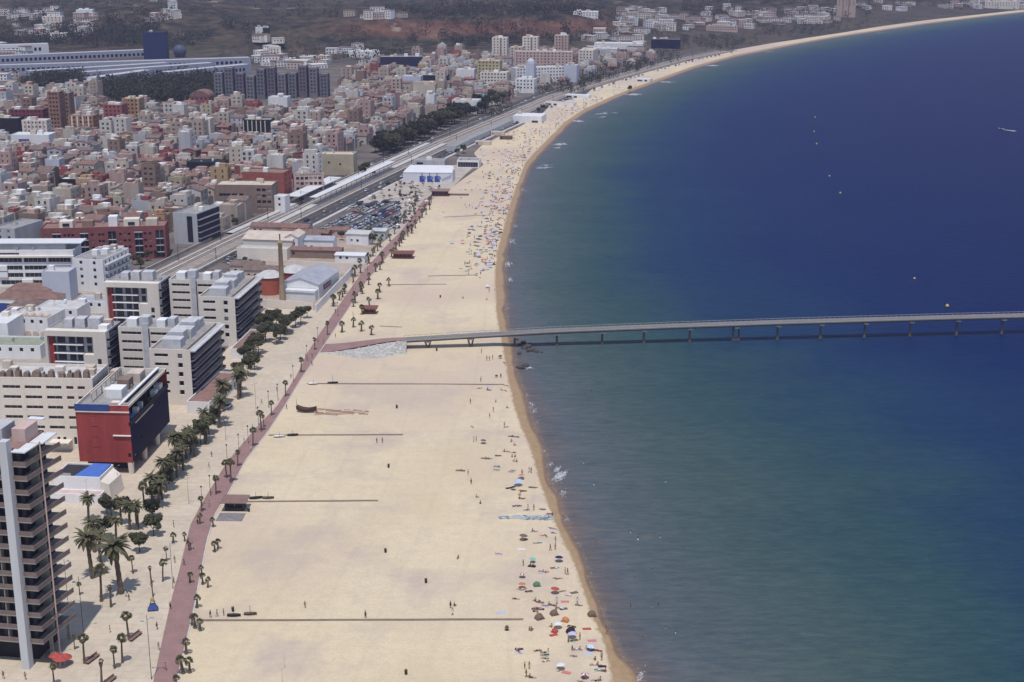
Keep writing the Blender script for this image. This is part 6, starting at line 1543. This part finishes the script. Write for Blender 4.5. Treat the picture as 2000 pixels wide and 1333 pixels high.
for col, a, s in [('navy',Z4(965,395),1.25),('teal',Z4(760,395),.9),('brown',Z4(685,225),1.3),('orange',Z4(678,600),1.1),('red',Z4(930,640),1.25),('white',Z4(960,915),1.2),('lilac',Z4(1075,990),1.2),('striped blue',Z4(1210,1085),1.1),('white',Z4(985,1235),1.15),('striped red',Z4(1165,1305),1.1),('brown',Z4(560,930),.7),('striped red',Z4(675,515),1.0),('brown',Z3(365,735),1.1),('paleblue',Z3(640,1055),1.5),('pink',Z3(663,1000),1.),('black',Z3(500,80),.9),('navy',Z3(600,1090),.9),('black',Z3(470,225),.7)]:
    parasol(col, a[0], a[1], s)
for col, a in [('pink',Z4(1015,705)),('pink',Z4(1225,1010)),('paleblue',Z4(515,790)),('red',Z4(1185,918)),('black',Z4(1065,900)),('pink',Z4(1025,1258)),('red',Z4(925,965)),('white',Z4(675,295)),('black',Z4(755,428)),('brown',Z4(1085,635)),('paleblue',Z4(1200,1108)),('white',Z3(640,1030)),('black',Z3(565,1075)),('brown',Z3(185,940)),('white',Z3(480,915)),('paleblue',Z3(420,300))]: towel(col, *a)
for col, a, s in [('orange',Z4(1015,855),.8),('black',Z4(1062,945),1.),('red',Z4(932,940),.7),('green',Z4(795,578),.8),('brown',Z4(1225,810),.9),('brown',Z4(815,835),1.),('brown',Z4(930,803),.9)]: tent(col, *a, s)
# ------------------------------------------------------------------ PEOPLE
def skin_mesh(name, J, E_, rad, m):
    me = bpy.data.meshes.new(name); me.from_pydata(J, E_, []); o = bpy.data.objects.new('body_build', me); COL.objects.link(o)
    md = o.modifiers.new('skin', 'SKIN'); md.use_smooth_shade = True
    for i, v in enumerate(me.skin_vertices[0].data): v.radius = (rad[i], rad[i]*.85); v.use_root = (i == 0)
    o.modifiers.new('sub', 'SUBSURF').levels = 1
    dg = bpy.context.evaluated_depsgraph_get(); out = bpy.data.meshes.new_from_object(o.evaluated_get(dg)); out.name = name
    out.materials.clear(); out.materials.append(m); bpy.data.objects.remove(o); return out
BE = [(0,1),(1,2),(2,3),(3,4),(2,5),(5,6),(6,7),(2,8),(8,9),(9,10),(0,11),(11,12),(12,13),(13,14),(0,15),(15,16),(16,17),(17,18)]
BR = [.14,.13,.15,.06,.115,.06,.042,.035,.06,.042,.035,.10,.065,.045,.045,.10,.065,.045,.045]
STAND = [(0,0,.95),(0,0,1.15),(0,0,1.40),(0,0,1.52),(0,-.02,1.66),(.2,0,1.38),(.26,.02,1.10),(.28,-.06,.86),(-.2,0,1.38),(-.26,.02,1.10),(-.27,-.06,.86),(.1,0,.86),(.11,-.01,.48),(.11,.02,.08),(.11,-.12,.04),(-.1,0,.86),(-.11,-.01,.48),(-.11,.02,.08),(-.11,-.12,.04)]
WALK = [(0,0,.94),(0,-.02,1.14),(0,-.05,1.39),(0,-.06,1.51),(0,-.09,1.65),(.2,-.04,1.37),(.25,.14,1.12),(.26,.12,.9),(-.2,-.06,1.37),(-.25,-.16,1.12),(-.25,-.32,.96),(.1,0,.86),(.11,-.22,.5),(.11,-.24,.09),(.11,-.38,.05),(-.1,0,.86),(-.11,.08,.48),(-.11,.36,.14),(-.11,.3,.04)]
SIT = [(0,0,.16),(0,.05,.36),(0,.04,.6),(0,.02,.72),(0,-.03,.86),(.2,.04,.58),(.27,.2,.36),(.28,.3,.1),(-.2,.04,.58),(-.25,-.12,.44),(-.12,-.34,.42),(.1,-.08,.14),(.13,-.42,.44),(.13,-.66,.08),(.13,-.8,.05),(-.1,-.08,.14),(-.13,-.42,.4),(-.13,-.62,.08),(-.13,-.76,.05)]
LIE = [(0,0,.16),(0,.2,.17),(0,.44,.18),(0,.56,.16),(0,.70,.18),(.2,.43,.16),(.34,.2,.1),(.3,-.02,.08),(-.2,.43,.16),(-.36,.56,.1),(-.28,.78,.1),(.1,-.1,.15),(.12,-.5,.16),(.12,-.9,.1),(.14,-.98,.16),(-.1,-.1,.15),(-.13,-.45,.3),(-.13,-.8,.1),(-.14,-.92,.1)]
def XWL_U(v):
    y = G(0, v)[1]; return PROJ(XWL(y), y)[0]
SKIN = [mat('skin_tan', (.32,.18,.115), .6, .1, 3.), mat('skin_fair', (.44,.28,.20), .6, .1, 3.), mat('skin_dark', (.16,.085,.055), .6, .1, 3.)]
HAIR = mat('dark_hair', (.025,.018,.014), .7, .3, 3.)
def person_proto(pose, sk, suit, full=False, swim=False):
    J = {'stand':STAND,'walk':WALK,'sit':SIT,'lie':LIE}[pose]; r = thing('person', '', 'person', (0,0,-500))
    o = bpy.data.objects.new('body', skin_mesh('person_body', J, BE, BR, SKIN[sk])); COL.objects.link(o); o.parent = r
    ax = Vector(J[2])-Vector(J[0]); p0 = Vector(J[0])-ax*.22; b = MB()
    if full:
        b.tube([p0, Vector(J[0]), Vector(J[1]), Vector(J[2])+ax*.1], [.17,.175,.165,.12], 8)
        for h in (11, 15):
            if pose in ('stand','walk'): b.tube([J[h], J[h+1]], [.115,.085], 7)
    else: b.tube([p0, Vector(J[0]), Vector(J[0])+ax*.2], [.15,.168,.15], 8)
    if pose in ('stand','walk') or full or pose == 'lie': b.build('clothing', FAB[suit], r, True)
    else: b.build('clothing', FAB[suit], r, True)
    h = Vector(J[4]); up = (h-Vector(J[3])).normalized(); b = MB(); b.tube([h-up*.02+Vector((0,.035,0)), h+up*.07+Vector((0,.02,0)), h+up*.135], [.125,.13,.05], 8); b.build('hair', HAIR, r, True)
    return r
PP = {}
for pose in ('stand','walk','sit','lie'):
    for i, (sk, su, fu) in enumerate([(0,'navy',False),(1,'red',False),(2,'black',False),(0,'white',True),(1,'black',True),(0,'teal',False)]):
        PP[pose, i] = (person_proto(pose, sk, su, fu), su, fu)
pq = random.Random(31)
PN = 0
VERB = dict(stand='standing', walk='walking', sit='sitting', lie='lying')
def person(pose, u, v, where, group, z=.06, only=None):
    global PN
    if PN >= 298: return
    i = pq.randrange(6) if only is None else pq.choice(only); pr, su, fu = PP[pose, i]
    x, y = G(u, v); r = dup(pr, (x, y, z), pq.uniform(0, 6.28) if pose != 'lie' else pq.choice([1.3,-1.4,1.8,-1.8,.4]), pq.uniform(.94,1.06), group=group)
    if pose == 'lie' and pq.random() < .6: towel(pq.choice(['paleblue','white','lilac','brown','navy','pink','teal','white','lilac']), u+pq.uniform(-1.5,1.5), v+pq.uniform(-1,1), .8, 1.8)
    PN += 1; THINGS.append((r, 'person in %s %s %s %s' % (su, 'clothes' if fu else 'swimwear', VERB[pose], where), x, y))
for a in [(905,132),(918,136),(925,170),(760,155),(775,160),(845,190),(865,193),(790,247),(808,247),(495,333),(745,428),(765,430),(925,442),(940,445),(835,472),(855,470),(945,525),(965,527),(1035,660),(630,685),(785,703),(820,708),(860,738),(890,735),(915,732),(780,760),(800,757),(820,765),(945,765),(975,757),(1000,763),(770,785),(800,790),(1120,735),(1070,905),(1085,1010),(1065,1012),(1070,1078),(1100,1080),(1130,1082),(1180,1080),(1240,1085),(1270,1090),(1080,1132),(1240,1200),(1270,1202),(1300,1208),(1275,1240),(1300,1242),(1330,1246),(740,1298),(760,1300),(960,1250),(655,1075),(640,1085),(655,1100),(800,1090),(825,1094),(850,1105),(855,1125),(858,1150),(865,1172),(1250,1325),(1290,1322),(1140,1330),(1160,1310),(690,608),(735,627),(665,612),(995,625),(680,225),(700,222)]:
    person('lie' if pq.random() < .75 else 'sit', *Z4(*a), 'on the sand', 'sunbathers on the sand')
for a in [(940,245),(938,300),(900,305),(1015,490),(1035,495),(135,808),(950,725),(1110,722),(1300,1145),(1340,950),(700,1230),(735,1230),(880,1125),(1040,1025),(1130,1005),(710,1292),(688,425),(1300,1165),(120,755)]:
    person('stand' if pq.random() < .6 else 'walk', *Z4(*a), 'on the sand', 'people standing on the sand')
for a in [(180,365),(150,740),(750,930),(735,930),(910,905),(1250,1162)]: person('sit', *Z4(*a), 'on the sand', 'sunbathers on the sand')
for a in [(530,118),(415,327),(400,326),(340,312),(545,292),(505,328),(540,332),(465,418),(550,463),(285,610),(580,680),(600,681),(620,682),(585,720),(605,750),(530,797),(552,798),(600,805),(590,838),(612,838),(370,848),(395,848),(410,850),(485,828),(605,873),(625,875),(470,912),(490,913),(470,938),(180,942),(205,940),(580,952),(595,942),(740,1072),(762,1074),(660,1097),(680,1099),(650,1130),(645,1158),(668,1158),(315,1147),(347,1195),(620,1213),(642,1212),(820,1240),(880,1275),(895,1283),(700,1245),(545,610),(655,1005)]:
    person('lie' if pq.random() < .75 else 'sit', *Z3(*a), 'on the sand', 'sunbathers on the sand')
for a in [(395,98),(440,90),(415,100),(503,232),(350,262),(417,540),(445,493),(315,718),(295,722),(252,975),(530,610),(665,978),(720,955),(735,962),(275,1045),(355,42),(710,1248),(755,1248),(270,428)]:
    person('stand' if pq.random() < .6 else 'walk', *Z3(*a), 'on the sand', 'people standing on the sand')
for u, v in [(736,866),(747,866),(596,1188),(714,1208),(246,1166),(252,1174),(386,1025),(372,1073),(377,1073),(424,1205),(437,1203),(411,1207),(640,640),(655,660),(632,672),(610,700),(690,618),(560,800),(702,560),(655,612),(668,588),(490,880),(452,940),(440,990),(300,1176),(215,1236),(7,1326),(50,1328),(520,585),(360,1105)] + [(XWL_U(v)+pq.uniform(-40,22), v) for v in [700,715,740,765,790,815,840,866,893,915,940,968,990,1030,1062,1100,1140,1190,1230,1270,1310]]:
    person('walk' if pq.random() < .6 else 'stand', u, v, 'on the promenade' if u < 660 and u != 596 else 'on the open sand', 'people strolling', z=.03, only=None)
for u, v in [(1278,1044),(1232,1038),(1249,1046),(1246,1052),(1289,1048),(1300,1037),(1275,1112),(1240,1128),(1164,1060),(1231,1182),(1274,1184),(1286,1180),(1320,1234),(1255,1246),(1300,1226),(1155,764),(1060,772),(1183,850),(1140,903),(1160,945),(1166,946),(1237,921),(1300,940)]:
    x, y = G(u, v, -.4)
    if PN < 298: person('stand', u, v, 'wading in the sea', 'bathers in the water', z=-1.55)
pal = ['white','white','lilac','lilac','paleblue','brown','brown','navy','teal','pink','striped blue','black','red']
n = 0
while n < 32:                       # crowded stretch of sand beyond the pier
    v = pq.triangular(300, 640, 360); y = G(0, v)[1]; x = XW(y) - abs(pq.gauss(0, 1))*(9 if v > 420 else 13) - 1.5
    if x < XI(y)+12: continue
    u, vv = PROJ(x, y); n += 1; parasol(pq.choice(pal), u, vv, pq.uniform(.8,1.15), group='parasols of the crowded beach')
while PN < 298:
    v = pq.triangular(290, 640, 370); y = G(0, v)[1]; x = XW(y) - abs(pq.gauss(0, 1))*(8 if v > 420 else 13) - .5
    if x < XI(y)+10: continue
    u, vv = PROJ(x, y); person(pq.choice(['lie','lie','sit','stand']), u, vv, 'on the crowded sand', 'bathers on the crowded beach')
# the far crowd, too many and too small to count
fb_ = MB(); fm = [SKIN[0], SKIN[2], FAB['lilac'], FAB['brown'], FAB['paleblue'], FAB['navy'], FAB['pink']]
for _ in range(620):
    v = 170+pq.random()**1.2*360; y = G(0, v)[1]; x = XW(y) - abs(pq.gauss(0, 1))*(8 if v > 420 else 12 if v > 300 else 14) - .5
    if x < XI(y)+3: continue
    t = pq.random(); m = pq.choice([0,0,1,2,3,4,5]) if t < .9 else 6
    if t < .55: fb_.obox(x, y, pq.uniform(.5,1.9), .5, .05, pq.uniform(.2,.45), pq.uniform(0,3), m)
    elif t < .75: fb_.tube([(x,y,.05),(x,y,.9),(x,y,1.65)], [.14,.2,.1], 5, m)
    else: fb_.lathe([(1.1,1.7),(.6,2.0),(.02,2.15)], 7, (x, y), pq.choice([2,2,3,4,5,6])); fb_.tube([(x,y,0),(x,y,2.1)], .04, 3, 2)
o = fb_.build('beach_crowd', fm); struct(o, 'stuff'); tag(o, 'far crowd of bathers and sunshades along the curved beach')
# crowd of small awnings and planters on the plaza before the marquee
ab = MB(); am = [M_LEAF2, FAB['brown'], FAB['white'], M_DARK]
for _ in range(230):
    u, v = pq.uniform(700,860), pq.uniform(352,450)
    if v < 352+(860-u)*.02 or u > 842-(v-385)*.6 and v > 385 or u < 700+(398-v)*1.4 and v < 398: continue
    x, y = G(u, v)
    if inside(x, y, Pc) or taken(x, y, 1) or abs(x-RX(y)) < 21: continue
    t = pq.random()
    if t < .5: ab.tube([(x,y,0),(x,y,1.6)], .07, 4, 3); leaf_cloud(ab, x, y, 2.1, .8, .8, .8, 16, .35, pq, 0)
    elif t < .8: ab.obox(x, y, pq.uniform(1,2.4), 1., 0, pq.uniform(.6,1.4), pq.uniform(0,3), pq.choice([1,2,3]))
    else: ab.lathe([(1.3,2.0),(.6,2.4),(.02,2.6)], 8, (x, y), pq.choice([1,2])); ab.tube([(x,y,0),(x,y,2.5)], .05, 4, 3)
o = ab.build('plaza_clutter', am); struct(o, 'stuff'); tag(o, 'shrubs, stalls and sunshades crowding the plaza before the marquee')
# buoys and the motor boat
BU = thing('buoy', '', 'buoy', (0,0,-500)); b = MB(); b.lathe([(.02,-.6),(.8,-.2),(1.0,.3),(.7,.9),(.3,1.3),(.02,1.4)], 12); b.build('float', mat('buoy_yellow', (.60,.47,.10), .6, .1, 1.), BU, True); b = MB(); b.tube([(0,0,1.3),(0,0,2.2)], .08, 5); b.build('topmark', M_DARK, BU)
for u, v, k in [(1592,230,1.1),(1590,258,1.),(1595,282,1.1),(1620,345,1.),(1641,378,1.),(1786,545,.9),(1850,599,1.3)]:
    x, y = G(u, v, -.4); r = dup(BU, (x, y, -.4), 0, k*.6, group='yellow buoys'); THINGS.append((r, 'round yellow buoy afloat in the bay', x, y))
x, y = G(1955, 253, -.4); r = thing('motor_boat', 'white motor boat out in the bay with a short wake', 'boat', (x, y, -.4), R(125)); r.scale = (.7,.7,.7); b = MB()
for k in range(8):
    S = lambda t: (-3.5+7*t, 1.15*(1-t**3)+.03, -.2+.5*t*t, .8+.5*t*t)
    (x0,w0,k0,h0),(x1,w1,k1,h1) = S(k/8), S((k+1)/8)
    for s_ in (-1,1): b.quad((x0,0,k0),(x1,0,k1),(x1,s_*w1,h1),(x0,s_*w0,h0))
    b.quad((x0,-w0,h0),(x1,-w1,h1),(x1,w1,h1),(x0,w0,h0))
b.build('hull', M_METAL, r); b = MB(); b.hexa([(-1.5,-.8,.9),(1,-.7,.95),(1,.7,.95),(-1.5,.8,.9),(-1.3,-.7,2.),(.2,-.6,2.),(.2,.6,2.),(-1.3,.7,2.)]); b.build('cabin', M_GLASS, r)
b = MB()
for k in range(14): 
    t = k/14; xx, yy = x-math.cos(R(125))*(3+9*t), y-math.sin(R(125))*(3+9*t)
    b.poly([(xx+(.6+1.5*t)*math.cos(j*1.05)+pq.uniform(-.4,.4), yy+(.6+1.5*t)*math.sin(j*1.05), -.36+.001*k) for j in range(6)])
o = b.build('boat_wake', m_foam); struct(o, 'stuff')
for p in [LP1, LP2, MP, BIN, BU] + list(UMB.values()) + [v[0] for v in PP.values()]:
    for c, gs in kids_of(p): bpy.data.objects.remove(c)
    bpy.data.objects.remove(p)
# ------------------------------------------------------------------ LABELS: what each of many look-alikes stands by
MARKS = [('balcony tower',57,1300),('red-fronted block',230,930),('white pavilion',150,985),('long cream block',110,880),('lower cream complex',330,790),('upper cream complex',420,690),('white slab block',70,585),('long brick block',230,505),('grey glass block',375,480),('brown office',480,420),('black hall',400,360),('cream hall',655,335),('works chimney',552,586),('drum house',524,580),('marquee',830,360),('white beach hall',1030,242),('station canopy',660,375),('white sign hall',60,290),('cream flats',70,265),('striped flats',160,260),('red flats',225,237),('ochre tower',260,232),('vaulted hall',390,212),('cream tower house',395,265),('column block',500,268),('white cube',545,218),('gate house',232,303),('pink balcony flats',605,370),('yellow tower',945,150),('oval tower',1036,150),('white terrace',1080,165),('navy hall',790,140),('dark slab',18,258),('maroon flats',60,240),('red-roofed hall',740,140),('pale blue hall',805,168),('pier ramp',715,680),('pier foot',1010,668),('slab kiosk',455,995),('wooden wreck',600,803),('rubble strip',1025,1010),('long red kiosk',785,505),('small red kiosk',718,612),('play frame',299,1192),('navy parasol',1091,1097),('orange parasol',1019,1150),('red parasol',1083,1158),('lilac parasol',1119,1247),('car park',700,420),('restaurant',915,328),('twin towers',1035,110),('plane tree belt',860,265)]
MK = [(n, *G(u, v)) for n, u, v in MARKS]
ORD = ['nearest','second','third','fourth','fifth','sixth','seventh','eighth','ninth','tenth','eleventh','twelfth']
def relation(x, y, mx, my):
    dx, dy = x-mx, y-my
    if abs(dx) > abs(dy)*.8: return 'left of' if dx < 0 else 'right of'
    return 'beyond' if dy > 0 else 'below'
cands = {}
by = {}
for t in THINGS: by.setdefault(t[1], []).append(t)
used = set()
for desc, L in by.items():
    if len(L) == 1:
        o, d, x, y = L[0]
        m = min([k for k in MK if k[0] not in d and not ('parasol' in k[0] and 'parasol' in d)], key=lambda k: (k[1]-x)**2+(k[2]-y)**2)
        o['label'] = '%s %s the %s' % (d, relation(x, y, m[1], m[2]), m[0]); continue
    bins = {}
    for t in L:
        o, d, x, y = t
        near = sorted([k for k in MK if k[0] not in desc and not ('parasol' in k[0] and 'parasol' in desc)], key=lambda k: (k[1]-x)**2+(k[2]-y)**2)[:6]
        best = None
        for m in near:
            key = (m[0], relation(x, y, m[1], m[2]))
            if len(bins.get(key, [])) < 12: best = (key, m); break
        if best is None: best = ((near[0][0], relation(x, y, near[0][1], near[0][2])), near[0])
        bins.setdefault(best[0], []).append((math.hypot(x-best[1][1], y-best[1][2]), t))
    for (mn, rel), items in bins.items():
        items.sort(key=lambda a: a[0])
        for k, (_, t) in enumerate(items):
            pre = '' if len(items) == 1 else (ORD[k]+' ' if k < 12 else 'far ')
            t[0]['label'] = '%s%s %s the %s' % (pre, t[1], rel, mn)
print('OBJECTS', len(bpy.data.objects), 'THINGS', len(THINGS))

# ------------------------------------------------------------------ the hazy air
hz = MB(); hz.box(-5200, 13000, -300, 6000, -5, 1000)
m_h = bpy.data.materials.new('haze'); m_h.use_nodes = True
nt = m_h.node_tree; nt.nodes.remove(nt.nodes['Principled BSDF'])
pv = nt.nodes.new('ShaderNodeVolumePrincipled'); pv.inputs['Density'].default_value = .00011; pv.inputs['Color'].default_value = (.66,.64,.98,1); pv.inputs['Anisotropy'].default_value = .2
nt.links.new(pv.outputs[0], nt.nodes['Material Output'].inputs['Volume'])
ho = hz.build('haze', m_h); struct(ho, 'stuff')
